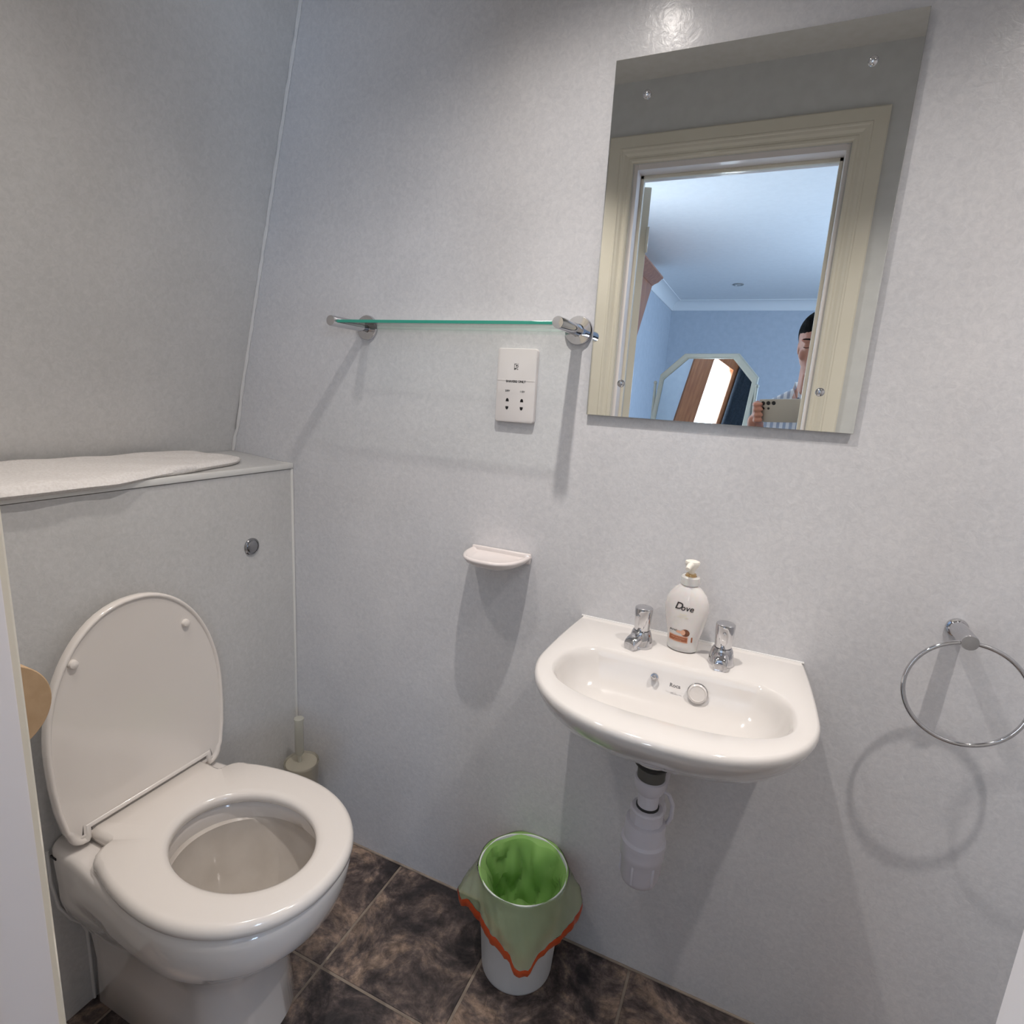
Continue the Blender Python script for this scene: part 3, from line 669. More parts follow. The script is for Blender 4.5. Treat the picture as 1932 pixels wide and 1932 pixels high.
# ------------------------------------------------------------------ SOAP DISH
sd = bmesh.new(); cx = -0.1645
def dish(off, y0, z, d=0.098, hw=0.0705):
    out = []; n = 36
    for i in range(n + 1):
        t = PI * i / n; c, s = math.cos(t), math.sin(t)
        out.append(Vector((cx + (hw + 0.004 * s - off) * math.copysign(abs(c) ** (2 / 2.6), c), y0 - (d - off) * s ** (2 / 2.3), z)))
    return out
ZD = 0.9085
R_ = [dish(0.034, -0.002, ZD - 0.024), dish(0.018, -0.002, ZD - 0.020), dish(0.006, -0.002, ZD - 0.013), dish(0.001, -0.002, ZD - 0.006), dish(0.0, -0.002, ZD - 0.003), dish(0.002, -0.002, ZD), dish(0.006, -0.004, ZD + 0.0008), dish(0.010, -0.008, ZD - 0.0005), dish(0.014, -0.010, ZD - 0.004), dish(0.022, -0.012, ZD - 0.0065)]
loft(sd, R_)
box(sd, cx - 0.0695, cx + 0.0695, -0.010, -0.0008, ZD - 0.018, ZD + 0.0045, 0.003)
for k in range(0): tube(sd, [(cx - 0.03 + k * 0.03, -0.020, ZD - 0.0055), (cx - 0.03 + k * 0.03, -0.070, ZD - 0.0055)], 0.0022, 8)
so = fin_bm('soap_dish', sd, M_soapdish, sharp=60, origin=(cx, 0, ZD)); so['label'] = 'small empty white ceramic soap dish fixed to the wall left of the basin'; so['category'] = 'soap dish'

# ------------------------------------------------------------------ WASH BASIN with taps and trap
XC = 0.2325; ZB = 0.800
wb = thing('wash_basin', 'small white ceramic wall-hung basin with two chrome pillar taps', 'basin', (XC, 0, ZB))
def bas(hwb, hwm, dep, z, n=48, ym=-0.20, p=2.35, y0=-0.0006, xo=0.0):
    """outline of the basin seen from above: straight back edge, swelling sides, bowed front"""
    out = []
    for i in range(n + 1):
        t = PI * i / n; c, s = math.cos(t), math.sin(t)
        out.append(Vector((XC + xo + hwm * math.copysign(abs(c) ** (2 / p), c), ym - (dep + ym) * s ** (2 / 2.0), z)))
    side = []
    for k in range(1, 9):
        t = k / 8; side.append((hwm + (hwb - hwm) * (t ** 1.8), ym + (y0 - ym) * t))
    for h, y in side: out.append(Vector((XC + xo - h, y, z)))
    for h, y in reversed(side): out.append(Vector((XC + xo + h, y, z)))
    return out
bm = bmesh.new()
secs = [(0.060, 0.070, 0.205, 0.693), (0.075, 0.088, 0.222, 0.6935), (0.105, 0.125, 0.256, 0.699), (0.140, 0.160, 0.294, 0.711), (0.168, 0.188, 0.330, 0.731), (0.191, 0.207, 0.355, 0.755), (0.2050, 0.2165, 0.3715, 0.776), (0.2085, 0.2205, 0.3785, 0.789), (0.2075, 0.2195, 0.3775, 0.7955), (0.2055, 0.2170, 0.375, 0.7992), (0.203, 0.2135, 0.3715, 0.8004)]
R_ = [bas(a, b_, d, z, ym=-0.20 if z > 0.7 else -0.15) for a, b_, d, z in secs]
vr = loft(bm, R_, True, False); nr = len(R_[0])
def bin_(inset, z, yb, sc=1.0, bump=0.0, yf=0.318, hx=0.190):
    """inner bowl outline with the same vertex count as the outer one"""
    out = []
    for v in R_[-1]:
        a = math.atan2((v.y + 0.205) / 0.19, (v.x - XC) / 0.21); c, s = math.cos(a), math.sin(a)
        x = XC + (hx - inset) * sc * math.copysign(abs(c) ** (2 / 2.5), c)
        if s >= 0:
            y = -0.215 + (0.215 - yb - inset) * sc * s ** (2 / 2.9)
            y -= bump * math.exp(-((x - XC - 0.005) / 0.066) ** 4) * min(1, s * 1.5)
        else: y = -0.215 - (yf - 0.215 - inset) * sc * abs(s) ** (2 / 2.35)
        out.append(Vector((x, y, z)))
    return out
inn = [(0.0, 0.8000, 0.100, 1, 0.027), (0.003, 0.7985, 0.100, 1, 0.027), (0.007, 0.7935, 0.102, 1, 0.027), (0.010, 0.785, 0.104, 1, 0.028), (0.015, 0.770, 0.106, 1, 0.027), (0.021, 0.756, 0.110, 1, 0.016), (0.032, 0.739, 0.120, 1, 0.010), (0.050, 0.725, 0.133, 1, 0.004), (0.080, 0.716, 0.150, 0.95, 0), (0.120, 0.712, 0.165, 0.75, 0), (0.150, 0.7105, 0.178, 0.5, 0)]
prev = vr[-1]
for ins_, z, yb, sc_, bp_ in inn:
    cur = [bm.verts.new(p) for p in bin_(min(ins_, 0.10), z, yb if yb < 0.16 else 0.16, sc_ if ins_ < 0.1 else sc_ * 0.6, bp_)]
    for i in range(nr):
        j = (i + 1) % nr; bm.faces.new((prev[i], prev[j], cur[j], cur[i]))
    prev = cur
bm.faces.new(prev)
fin_bm('basin_body', bm, M_ceramic, wb, sharp=60)
# raised back ledge lip against the wall
bm = bmesh.new(); loft(bm, [[Vector((x, y, z)) for y, z in ((-0.0006, 0.795), (-0.014, 0.799), (-0.010, 0.8015), (-0.005, 0.8025), (-0.0006, 0.8025))] for x in [XC - 0.203 + 0.406 * k / 10 for k in range(11)]]); fin_bm('back_lip', bm, M_ceramic, wb)
bm = bmesh.new(); tube(bm, [(XC - 0.207 + 0.414 * k / 20, -0.0012, 0.8020) for k in range(21)], 0.0022, 8); fin_bm('silicone_seal', bm, M_bead, wb)
def tap(x, y, ang):
    """pillar tap: round base, short down-turned spout, tapered drum handle"""
    d, a, b = Vector((0, 0, 1)), None, None
    base = Vector((x, y, 0.7999)); f = Vector((math.sin(ang), -math.cos(ang), 0))
    bm = bmesh.new()
    lathe(bm, base, (0, 0, 1), [(0.0215, 0), (0.0222, 0.002), (0.0215, 0.006), (0.0205, 0.014), (0.0185, 0.024), (0.0160, 0.030), (0.0150, 0.031), (0, 0.031)], 36)
    t = fin_bm('tap', bm, M_chrome, wb, label='chrome pillar tap')
    bm = bmesh.new(); q = base + Vector((0, 0, 0.015)); s_ = f.cross(Vector((0, 0, 1)))
    rings = []
    for k, (o_, zz, w, h) in enumerate(((0.008, 0.001, 0.0130, 0.012), (0.018, 0.000, 0.0128, 0.0115), (0.026, -0.001, 0.0124, 0.0105), (0.032, -0.004, 0.0120, 0.0100), (0.0350, -0.007, 0.0115, 0.0090), (0.0360, -0.009, 0.0095, 0.0075))):
        c = q + f * o_ + Vector((0, 0, zz)); rings.append([c + s_ * (w * math.copysign(abs(math.cos(u)) ** 0.7, math.cos(u))) + Vector((0, 0, h * math.copysign(abs(math.sin(u)) ** 0.7, math.sin(u)))) for u in [2 * PI * i / 24 for i in range(24)]])
    loft(bm, rings)
    lathe(bm, q + f * 0.0255 + Vector((0, 0, -0.004)), (0, 0, -1), [(0.0108, 0), (0.0108, 0.0100), (0.0090, 0.0104), (0.0080, 0.006), (0, 0.006)], 24)
    fin_bm('spout', bm, M_chrome, t)
    bm = bmesh.new(); lathe(bm, q + f * 0.0255 + Vector((0, 0, -0.0125)), (0, 0, -1), [(0.0088, 0), (0.0088, 0.0023), (0, 0.0023)], 20); fin_bm('aerator', bm, M_black, t)
    bm = bmesh.new(); lathe(bm, base + Vector((0, 0, 0.0312)), (0, 0, 1), [(0.0135, 0), (0.0140, 0.001), (0.0155, 0.026), (0.0163, 0.040), (0.0160, 0.0425), (0.0145, 0.0436), (0, 0.0440)], 36)
    fin_bm('tap_handle', bm, M_chrome, t)
    bm = bmesh.new(); ball(bm, base + Vector((0, 0, 0.0312 + 0.030)) + f * 0.0155, 0.0032, 12, 8); fin_bm('indicator', bm, M_chrome, t)
tap(0.162, -0.078, -0.42); tap(0.3035, -0.077, 0.02)
# overflow ring, chain stud, maker's mark, waste, plug
def wallpt(x, z):   # front face of the bowl's back slope
    return Vector((x, -0.1285, z))
bm = bmesh.new(); lathe(bm, (0.276, -0.1465, 0.7685), (0.05, -1, 0.28), [(0.0150, -0.003), (0.0158, 0.002), (0.0155, 0.0055), (0.0130, 0.0072), (0.0120, 0.0062), (0, 0.0055)], 36); fin_bm('plug', bm, mat('plug_white', (0.66, 0.63, 0.61), 0.15, metal=0.0, coat=0.6), wb, label='round plug resting over the overflow')
bm = bmesh.new(); lathe(bm, (0.276, -0.1465, 0.7686), (0.05, -1, 0.28), [(0.0162, -0.003), (0.0170, 0.0), (0.0168, 0.0035), (0.0158, 0.0040)], 36, False, False); fin_bm('overflow_ring', bm, M_chrome, wb)
bm = bmesh.new(); lathe(bm, (0.203, -0.1440, 0.777), (0, -1, 0.3), [(0.0068, -0.002), (0.0070, 0.001), (0.0060, 0.003), (0, 0.0034)], 24); ball(bm, (0.203, -0.1480, 0.7785), 0.0042, 12, 8); fin_bm('chain_stud', bm, M_chrome, wb)
me = text_mesh('Roca', 0.0090, 0, 0.0001, 0.0002); me.transform(Matrix.Translation((0.239, -0.1500, 0.7700)) @ Matrix.Rotation(math.radians(78), 4, 'X')); finish('maker_mark', me, mat('mark_grey', (0.12, 0.12, 0.13), 0.4), wb, smooth=False)
bm = bmesh.new(); lathe(bm, (XC, -0.215, 0.7113), (0, 0, 1), [(0.024, 0), (0.026, 0.0018), (0.020, 0.0026), (0.016, 0.001), (0.016, -0.003), (0, -0.003)], 36); fin_bm('waste', bm, M_chrome, wb)
# bottle trap under the basin
TC = Vector((0.223, -0.190, 0))
bm = bmesh.new(); lathe(bm, TC + Vector((0, 0, 0.700)), (0, 0, -1), [(0.0, 0), (0.046, 0.0), (0.040, 0.012), (0.036, 0.030), (0.035, 0.044), (0.0, 0.045)], 36); fin_bm('waste_boss', bm, M_ceramic, wb)
bm = bmesh.new(); lathe(bm, TC + Vector((0, 0, 0.6545)), (0, 0, -1), [(0.0, 0), (0.034, 0.0), (0.034, 0.004), (0.028, 0.012), (0.023, 0.016), (0.0, 0.016)], 36); tr = fin_bm('bottle_trap', bm, M_rubber, wb, label='white plastic bottle trap under the basin')
bm = bmesh.new(); lathe(bm, TC + Vector((0, 0, 0.640)), (0, 0, -1), [(0.0225, 0), (0.0235, 0.004), (0.0230, 0.024), (0.0, 0.024)], 32); fin_bm('seal', bm, M_rubber2, tr)
bm = bmesh.new(); lathe(bm, TC + Vector((0, 0, 0.619)), (0, 0, -1), [(0.0240, 0), (0.0262, 0.002), (0.0265, 0.016), (0.0220, 0.026), (0.0180, 0.030), (0.0175, 0.060), (0.0, 0.060)], 40); fin_bm('tailpiece', bm, M_trap, tr)
bm = bmesh.new(); lathe(bm, TC + Vector((0, 0, 0.5645)), (0, 0, -1), [(0.0185, -0.001), (0.0195, 0.0), (0.0195, 0.004), (0.0, 0.004)], 32); fin_bm('washer', bm, M_rubber, tr)
bm = bmesh.new(); lathe(bm, TC + Vector((0, 0, 0.562)), (0, 0, -1), [(0.0190, 0), (0.0262, 0.002), (0.0285, 0.005), (0.0285, 0.026), (0.0262, 0.030), (0.0, 0.030)], 12); fin_bm('compression_nut', bm, M_trap, tr, sharp=25)
bm = bmesh.new(); lathe(bm, TC + Vector((0, 0, 0.537)), (0, 0, -1), [(0.0265, 0), (0.0335, 0.003), (0.0345, 0.008), (0.0345, 0.034), (0.0385, 0.038), (0.0390, 0.046), (0.0372, 0.051), (0.0380, 0.060), (0.0375, 0.070), (0.0350, 0.074), (0.0338, 0.108), (0.0300, 0.120), (0.0215, 0.128), (0.0, 0.132)], 48); fin_bm('trap_cup', bm, M_trap, tr, sharp=40)
for k in range(6):
    a = 2 * PI * k / 6 + 0.3; q = TC + Vector((0.0345 * math.cos(a), 0.0345 * math.sin(a), 0)); bm = bmesh.new(); box(bm, q.x - 0.002, q.x + 0.002, q.y - 0.002, q.y + 0.002, 0.426, 0.462, 0.0008); fin_bm('grip_rib', bm, M_trap, tr)
bm = bmesh.new(); tube(bm, [TC + Vector((0.0, 0.025, 0.517)), TC + Vector((0.0, 0.065, 0.515)), TC + Vector((0.0, 0.1892, 0.515))], 0.0185, 20); lathe(bm, TC + Vector((0.0, 0.045, 0.515)), (0, 1, 0), [(0.0195, 0), (0.0265, 0.002), (0.0265, 0.024), (0.0195, 0.026)], 12); fin_bm('outlet_pipe', bm, M_trap, tr, sharp=25)
bm = bmesh.new(); tube(bm, [TC + Vector((0.022, 0.01, 0.592)), TC + Vector((0.032, 0.010, 0.588)), TC + Vector((0.040, 0.010, 0.572)), TC + Vector((0.040, 0.012, 0.545)), TC + Vector((0.034, 0.014, 0.530))], 0.0036, 10); fin_bm('vent_tube', bm, M_trap, tr)
bm = bmesh.new(); tube(bm, [(0.283, -0.17, 0.710), (0.2835, -0.17, 0.665), (0.2835, -0.1695, 0.640)], [0.009, 0.009, 0.006], 14); fin_bm('tap_tail', bm, M_rubber, wb)

# ------------------------------------------------------------------ SOAP BOTTLE on the basin
SBx, SBy, SBz = 0.2335, -0.052, 0.8016
sb = thing('soap_bottle', 'white pump soap bottle standing between the two taps', 'soap bottle', (SBx, SBy, SBz))
bw = [(0.000, 0.0250, 0.0190), (0.002, 0.0272, 0.0205), (0.010, 0.0275, 0.0210), (0.025, 0.0285, 0.0215), (0.045, 0.0335, 0.0230), (0.065, 0.0378, 0.0240), (0.080, 0.0392, 0.0240), (0.094, 0.0375, 0.0230), (0.106, 0.0320, 0.0210), (0.116, 0.0240, 0.0185), (0.122, 0.0165, 0.0150), (0.125, 0.0135, 0.0135)]
TILT = math.radians(8)   # turned a little towards the camera's left
ca, sa = math.cos(-0.12), math.sin(-0.12)
def bpt(u, v, h): return Vector((SBx + u * ca - v * sa, SBy + u * sa + v * ca, SBz + h))
def wat(h):
    for (h0, a0, b0), (h1, a1, b1) in zip(bw[:-1], bw[1:]):
        if h0 <= h <= h1: t = (h - h0) / (h1 - h0); return a0 + (a1 - a0) * t, b0 + (b1 - b0) * t
    return bw[-1][1:]
bm = bmesh.new(); loft(bm, [[bpt(a * math.cos(2 * PI * i / 40), b_ * math.sin(2 * PI * i / 40), h) for i in range(40)] for h, a, b_ in bw]); fin_bm('bottle', bm, M_bottle, sb)
bm = bmesh.new(); lathe(bm, (SBx, SBy, SBz + 0.1235), (0, 0, 1), [(0.0150, 0), (0.0165, 0.001), (0.0165, 0.014), (0.0150, 0.016), (0.0105, 0.016), (0.0100, 0.012), (0, 0.012)], 36); fin_bm('collar', bm, M_bottle, sb)
bm = bmesh.new(); lathe(bm, (SBx, SBy, SBz + 0.133), (0, 0, 1), [(0.0096, 0), (0.0092, 0.008), (0.0088, 0.0105), (0, 0.011)], 28); fin_bm('pump_neck', bm, M_gold, sb, label='gold-coloured pump neck')
bm = bmesh.new(); ph = SBz + 0.1435
sec = [(0.0, 0.0050, 0.0050), (0.006, 0.0060, 0.0060), (0.012, 0.0090, 0.0085), (0.017, 0.0122, 0.0105), (0.021, 0.0132, 0.0110), (0.024, 0.0120, 0.0100), (0.0255, 0.0080, 0.0070)]
loft(bm, [[Vector((SBx + a * math.cos(u), SBy + b_ * math.sin(u) - 0.002 * (h / 0.02), ph + h)) for u in [2 * PI * i / 28 for i in range(28)]] for h, a, b_ in sec])
tube(bm, [(SBx, SBy - 0.006, ph + 0.019), (SBx - 0.003, SBy - 0.018, ph + 0.018), (SBx - 0.005, SBy - 0.026, ph + 0.014)], [0.0060, 0.0052, 0.0042], 12)
fin_bm('pump_head', bm, M_pump, sb)
def on_bottle(me, hc, name, m, off=0.0006, du=0.0):
    """wrap flat artwork (x across, y up, centred on height hc) round the bottle's front"""
    for v in me.vertices:
        h = hc + v.co.y; a, b_ = wat(h); u = v.co.x + du; u = max(-a * 0.97, min(a * 0.97, u))
        ang = math.asin(u / a); v.co = bpt((a + off) * math.sin(ang), -(b_ + off) * math.cos(ang), h)
    return finish(name, me, m, sb, smooth=False)
def artwork(poly):
    bm = bmesh.new(); fs = [bm.verts.new((x, y, 0)) for x, y in poly]; bm.faces.new(fs)
    bmesh.ops.triangulate(bm, faces=bm.faces); bmesh.ops.subdivide_edges(bm, edges=bm.edges, cuts=3, use_grid_fill=True); me = bpy.data.meshes.new('art'); bm.to_mesh(me); bm.free(); return me
def strip(x0, x1, f0, f1, n=14):
    bm = bmesh.new(); a = [(bm.verts.new((x0 + (x1 - x0) * i / n, f0(i / n), 0)), bm.verts.new((x0 + (x1 - x0) * i / n, f1(i / n), 0))) for i in range(n + 1)]
    for p, q in zip(a[:-1], a[1:]): bm.faces.new((p[0], q[0], q[1], p[1]))
    me = bpy.data.meshes.new('art'); bm.to_mesh(me); bm.free(); return me
me = text_mesh('D', 0.0180, 0.28, 0, 0.0003); on_bottle(me, 0.0815, 'lettering', M_ink, du=-0.0098)
me = text_mesh('ove', 0.0150, 0.22, 0, 0.0002); on_bottle(me, 0.0805, 'lettering', M_ink, du=0.0054)
me = text_mesh('beauty', 0.0045, 0.1, 0, 0.0); on_bottle(me, 0.0715, 'lettering', M_lblgold)
me = text_mesh('cream wash', 0.0040, 0.1, 0, 0.0); on_bottle(me, 0.0665, 'lettering', M_lblgold)
me = text_mesh('purely', 0.0058, 0.3, 0, 0.0001); on_bottle(me, 0.0385, 'lettering', M_ink, du=-0.0140)
on_bottle(strip(-0.0215, 0.0125, lambda t: 0.0, lambda t: 0.0122), 0.0188, 'label_panel', M_lblpeach, off=0.0004)
on_bottle(strip(-0.0205, 0.0115, lambda t: 0.0, lambda t: 0.0086), 0.0208, 'label_band', M_lblbrown, off=0.0007)
me = text_mesh('with shea butter', 0.0036, 0, 0, 0.0); on_bottle(me, 0.0255, 'lettering', M_lblpeach, off=0.001, du=-0.0045)
me = text_mesh('nourishing', 0.0030, 0, 0, 0.0); on_bottle(me, 0.0220, 'lettering', M_lblpeach, off=0.001, du=-0.0045)
on_bottle(artwork([(0.0115 * math.cos(t) * 0.62, 0.0072 * math.sin(t)) for t in [2 * PI * k / 16 for k in range(16)]]), 0.0385, 'nut_picture', M_shea, du=0.0075)
on_bottle(artwork([(0.0040 * math.cos(t), 0.0052 * math.sin(t)) for t in [2 * PI * k / 16 for k in range(16)]]), 0.0388, 'nut_picture', M_lblpeach, off=0.0009, du=0.0035)
on_bottle(artwork([(0.0058 * math.cos(t), 0.0026 * math.sin(t)) for t in [2 * PI * k / 12 for k in range(12)]]), 0.0385, 'nut_picture', M_lblpeach, du=-0.0035)
on_bottle(strip(0.0, 0.0022, lambda t: 0.0, lambda t: 0.0100, 3), 0.0215, 'label_mark', M_lblbrown, du=0.0175)

# ------------------------------------------------------------------ WALL MIRROR
wm = thing('wall_mirror', 'frameless rectangular wall mirror held by four chrome screws, above the basin', 'mirror', (0.225, 0, 1.51))
bm = bmesh.new(); box(bm, 0.0, 0.45, -0.0095, -0.0045, 1.2112, 1.8093, 0.0005)
bmesh.ops.recalc_face_normals(bm, faces=bm.faces)
for f in bm.faces: f.material_index = 0 if f.normal.y < -0.9 else 1
fin_bm('mirror_glass', bm, [M_mirror, M_mirror_edge], wm, smooth=False)
for x in (0.06, 0.39):
    for z in (1.273, 1.7505): bm = bmesh.new(); lathe(bm, (x, -0.0006, z), (0, -1, 0), [(0.010, 0), (0.010, 0.0038), (0, 0.0038)], 16); fin_bm('spacer', bm, M_rubber, wm)
for x, z in ((0.0590, 1.7505), (0.3890, 1.7505), (0.0620, 1.2725), (0.3920, 1.2745)):
    bm = bmesh.new(); lathe(bm, (x, -0.0096, z), (0, -1, 0), [(0.0068, 0), (0.0070, 0.001), (0.0062, 0.0032), (0.0040, 0.0048), (0, 0.0055)], 24); fin_bm('screw_cap', bm, M_chrome, wm)

# ------------------------------------------------------------------ TOWEL RING
tg = thing('towel_ring', 'empty chrome towel ring on the wall right of the basin', 'towel ring', (0.645, 0, 0.912))
bm = bmesh.new(); lathe(bm, (0.643, -0.0006, 0.918), (0, -1, 0), [(0.0150, 0), (0.0150, 0.005), (0.0125, 0.006), (0.0122, 0.068), (0.0112, 0.070), (0, 0.0705)], 36); fin_bm('post', bm, M_chrome, tg)
RC = Vector((0.650, -0.066, 0.8385)); bm = bmesh.new(); pts = []
for k in range(72):
    a = 2 * PI * k / 72; x, zz = 0.0790 * math.cos(a), 0.0790 * math.sin(a)
    pts.append(Vector((RC.x + x, RC.y + (zz - 0.079) * 0.10, RC.z + zz * 0.995)))
tube(bm, pts, 0.0034, 12, closed=True); fin_bm('ring', bm, M_chrome, tg)

# ------------------------------------------------------------------ WASTE BIN and its liner
BC = Vector((-0.026, -0.1010, 0.0)); HB = 0.248; RK = 1.115
bm = bmesh.new(); lathe(bm, BC + Vector((0, 0, 0.0006)), (0, 0, 1), [(0.066 * RK, 0), (0.069 * RK, 0.003), (0.070 * RK, 0.008), (0.0845 * RK, HB - 0.006), (0.0860 * RK, HB - 0.004), (0.0860 * RK, HB), (0.0835 * RK, HB), (0.0825 * RK, HB - 0.006), (0.068 * RK, 0.010), (0, 0.008)], 56)
bn = fin_bm('waste_bin', bm, M_bin, sharp=50, origin=BC); bn['label'] = 'small white plastic waste bin on the floor under the basin'; bn['category'] = 'bin'
bl = thing('bin_liner', 'crumpled translucent green bin liner with orange hem hung over the white bin', 'bin liner', BC + Vector((0, 0, HB)))
NB = 120
def hem(a):
    """how far the liner hangs below the rim, by direction (degrees, 0 = +x, -90 = towards door)"""
    d = math.degrees(a) % 360
    keys = [(0, 0.085), (25, 0.06), (60, 0.045), (100, 0.05), (140, 0.055), (170, 0.080), (195, 0.092), (210, 0.090), (222, 0.070), (240, 0.080), (262, 0.098), (278, 0.122), (290, 0.160), (303, 0.162), (313, 0.130), (330, 0.108), (345, 0.095), (360, 0.085)]
    for (d0, v0), (d1, v1) in zip(keys[:-1], keys[1:]):
        if d0 <= d <= d1: t = (d - d0) / (d1 - d0); t = t * t * (3 - 2 * t); return v0 + (v1 - v0) * t
def flare(a, t):
    d = math.degrees(a) % 360
    g = lambda c, w: math.exp(-(((d - c + 180) % 360 - 180) / w) ** 2)
    return t * (0.034 * g(198, 24) + 0.024 * g(12, 26) + 0.018 * g(120, 30) + 0.006) - 0.002
def crk(a, t, s=1.0): return s * (0.0016 * math.sin(9 * a + 5 * t) + 0.0012 * math.sin(23 * a - 9 * t) + 0.0008 * math.sin(41 * a + 17 * t))
bm = bmesh.new(); rings = []
for k in range(11):
    t = k / 10; ring = []
    for i in range(NB):
        a = 2 * PI * i / NB; h = (hem(a) - 0.016) * t; r = max(0.0872 * RK + flare(a, t), 0.0872 * RK - 0.058 * h) + (0.0015 + crk(a, t) * 0.7) * (0.3 + 1.2 * t) + 0.0012
        ring.append(BC + Vector((r * math.cos(a), min(r * math.sin(a), 0.0985), HB + 0.0022 + 0.002 * math.sin(7 * a) * (1 - t) - h)))
    rings.append(ring)
loft(bm, rings, False, False); last = rings[-1]
fin_bm('overhang', bm, M_bag_out, bl, sharp=180)
bm = bmesh.new(); r2 = []
for k in range(4):
    t = 1 + 0.0 * k; ring = []
    for i in range(NB):
        a = 2 * PI * i / NB; dz = (0.019 + 0.004 * math.sin(3 * a + 1)) * k / 3; q = last[i].copy(); n_ = Vector((math.cos(a), math.sin(a), 0)); q -= Vector((0, 0, dz)); q += n_ * (0.0008 + 0.0015 * math.sin(PI * k / 3)); ring.append(Vector((q.x, min(q.y, -0.0025), q.z)))
    r2.append(ring)
loft(bm, r2, False, False); fin_bm('drawstring_hem', bm, M_bagred, bl, sharp=180, label='orange plastic hem of the liner')
bm = bmesh.new(); rings = []
for k in range(15):
    t = k / 14; ring = []
    for i in range(NB):
        a = 2 * PI * i / NB
        fold = math.exp(-(((math.degrees(a) - 215 + 180) % 360 - 180) / 26) ** 2) * math.sin(PI * min(1, t * 2.2)) * 0.017
        fold += math.exp(-(((math.degrees(a) - 85 + 180) % 360 - 180) / 12) ** 2) * math.sin(PI * min(1, t * 1.6)) * 0.020
        z = HB + 0.0024 + 0.002 * math.sin(7 * a) * (1 - t) - 0.215 * t ** 1.15
        rm = 0.0826 * RK - 0.066 * (HB - z)
        r = (rm - 0.003 - fold - abs(mnoise.noise(Vector((2.2 * math.cos(a), 2.2 * math.sin(a), 3.5 * t)))) * 0.026 * min(1, t * 3)) if t > 0 else 0.0872 * RK
        if t > 0.75: r *= 1 - 0.9 * ((t - 0.75) / 0.25) ** 2
        ring.append(BC + Vector((r * math.cos(a), r * math.sin(a), z)))
    rings.append(ring)
loft(bm, rings, False, True); fin_bm('bag', bm, M_bag, bl, sharp=24)

# ------------------------------------------------------------------ BATHROOM CEILING SPOTLIGHT (out of frame; source of the light)
cs = thing('ceiling_spotlight', 'chrome bar ceiling light with two small spot heads and an added third over the bathroom', 'ceiling light', (0.1, -0.42, ZC))
bm = bmesh.new(); box(bm, -0.40, 0.66, -0.475, -0.445, ZC - 0.022, ZC - 0.001, 0.004); fin_bm('bar', bm, M_lampshell, cs)
for P_ in (LA, LB, LC):  # last head is made up to carry the added fill spot
    bm = bmesh.new(); top = Vector((P_.x, P_.y, P_.z + 0.055)); lathe(bm, P_ + Vector((0, 0, 0.016)), (0, 0, 1), [(0.024, 0), (0.025, 0.0), (0.025, 0.018), (0.016, 0.036), (0.006, 0.042), (0, 0.042)], 28, False, True)
    tube(bm, [P_ + Vector((0, 0, 0.050)), Vector((P_.x * 0.97, -0.455, ZC - 0.020))], 0.004, 8); fin_bm('spot_head', bm, M_lampshell, cs)
    bm = bmesh.new(); lathe(bm, P_ + Vector((0, 0, 0.018)), (0, 0, 1), [(0.0, 0), (0.021, 0.0), (0.021, 0.003), (0, 0.003)], 24); fin_bm('bulb', bm, M_bulb, cs)

# ------------------------------------------------------------------ BEDROOM SEEN IN THE MIRROR
for i, (x, y, lab) in enumerate(((-0.11, -2.0, 'round recessed ceiling downlight nearest the doorway, seen in the mirror'), (-0.10, -4.85, 'round recessed ceiling downlight farthest from the doorway, small in the mirror'))):
    dl = thing('downlight', lab, 'ceiling light', (x, y, BZ), 'bedroom ceiling downlights')
    bm = bmesh.new(); lathe(bm, (x, y, BZ - 0.0005), (0, 0, -1), [(0.050, 0), (0.050, 0.003), (0.046, 0.008), (0.037, 0.008), (0.034, 0.002), (0.034, 0.0)], 40, False, False); fin_bm('bezel', bm, M_dl, dl)
    bm = bmesh.new(); lathe(bm, (x, y, BZ - 0.0015), (0, 0, -1), [(0.0335, 0), (0.030, 0.004), (0, 0.005)], 28); fin_bm('lamp_face', bm, mat('lamp_face', (0.6, 0.6, 0.6), 0.3), dl)
# wardrobe corner unit: angled wooden overbed cupboard with cornice
wd = thing('wall_cupboard', 'orange wood wall cupboard with moulded cornice at the left of the bedroom', 'cupboard', (-0.8295, -3.3, 1.9))
bm = bmesh.new(); prism(bm, [(-0.8295, -4.0, 2.19), (-0.8295, -3.5, 1.61), (-0.8295, -2.92, 1.61), (-0.8295, -2.92, 2.19)], (0.113, 0, 0)); fin_bm('carcass', bm, M_wood, wd, smooth=False)
bm = bmesh.new(); loft(bm, [[Vector((x, y, z)) for x, z in ((-0.8295, 2.19), (-0.712, 2.19), (-0.700, 2.20), (-0.668, 2.215), (-0.645, 2.238), (-0.632, 2.245), (-0.632, 2.258), (-0.8295, 2.258))] for y in (-4.0, -2.90)]); fin_bm('cornice', bm, M_wood, wd, sharp=20)
for k in range(2):
    y0 = -3.47 + 0.27 * k; bm = bmesh.new(); box(bm, -0.7162, -0.700, y0, y0 + 0.255, 1.64, 2.16, 0.003); box(bm, -0.7004, -0.694, y0 + 0.05, y0 + 0.205, 1.70, 2.10, 0.004); dd = fin_bm('door', bm, M_wood, wd)
    bm = bmesh.new(); ball(bm, (-0.687, y0 + (0.23 if k == 0 else 0.025), 1.72), 0.012, 12, 8); fin_bm('knob', bm, M_chrome, dd)
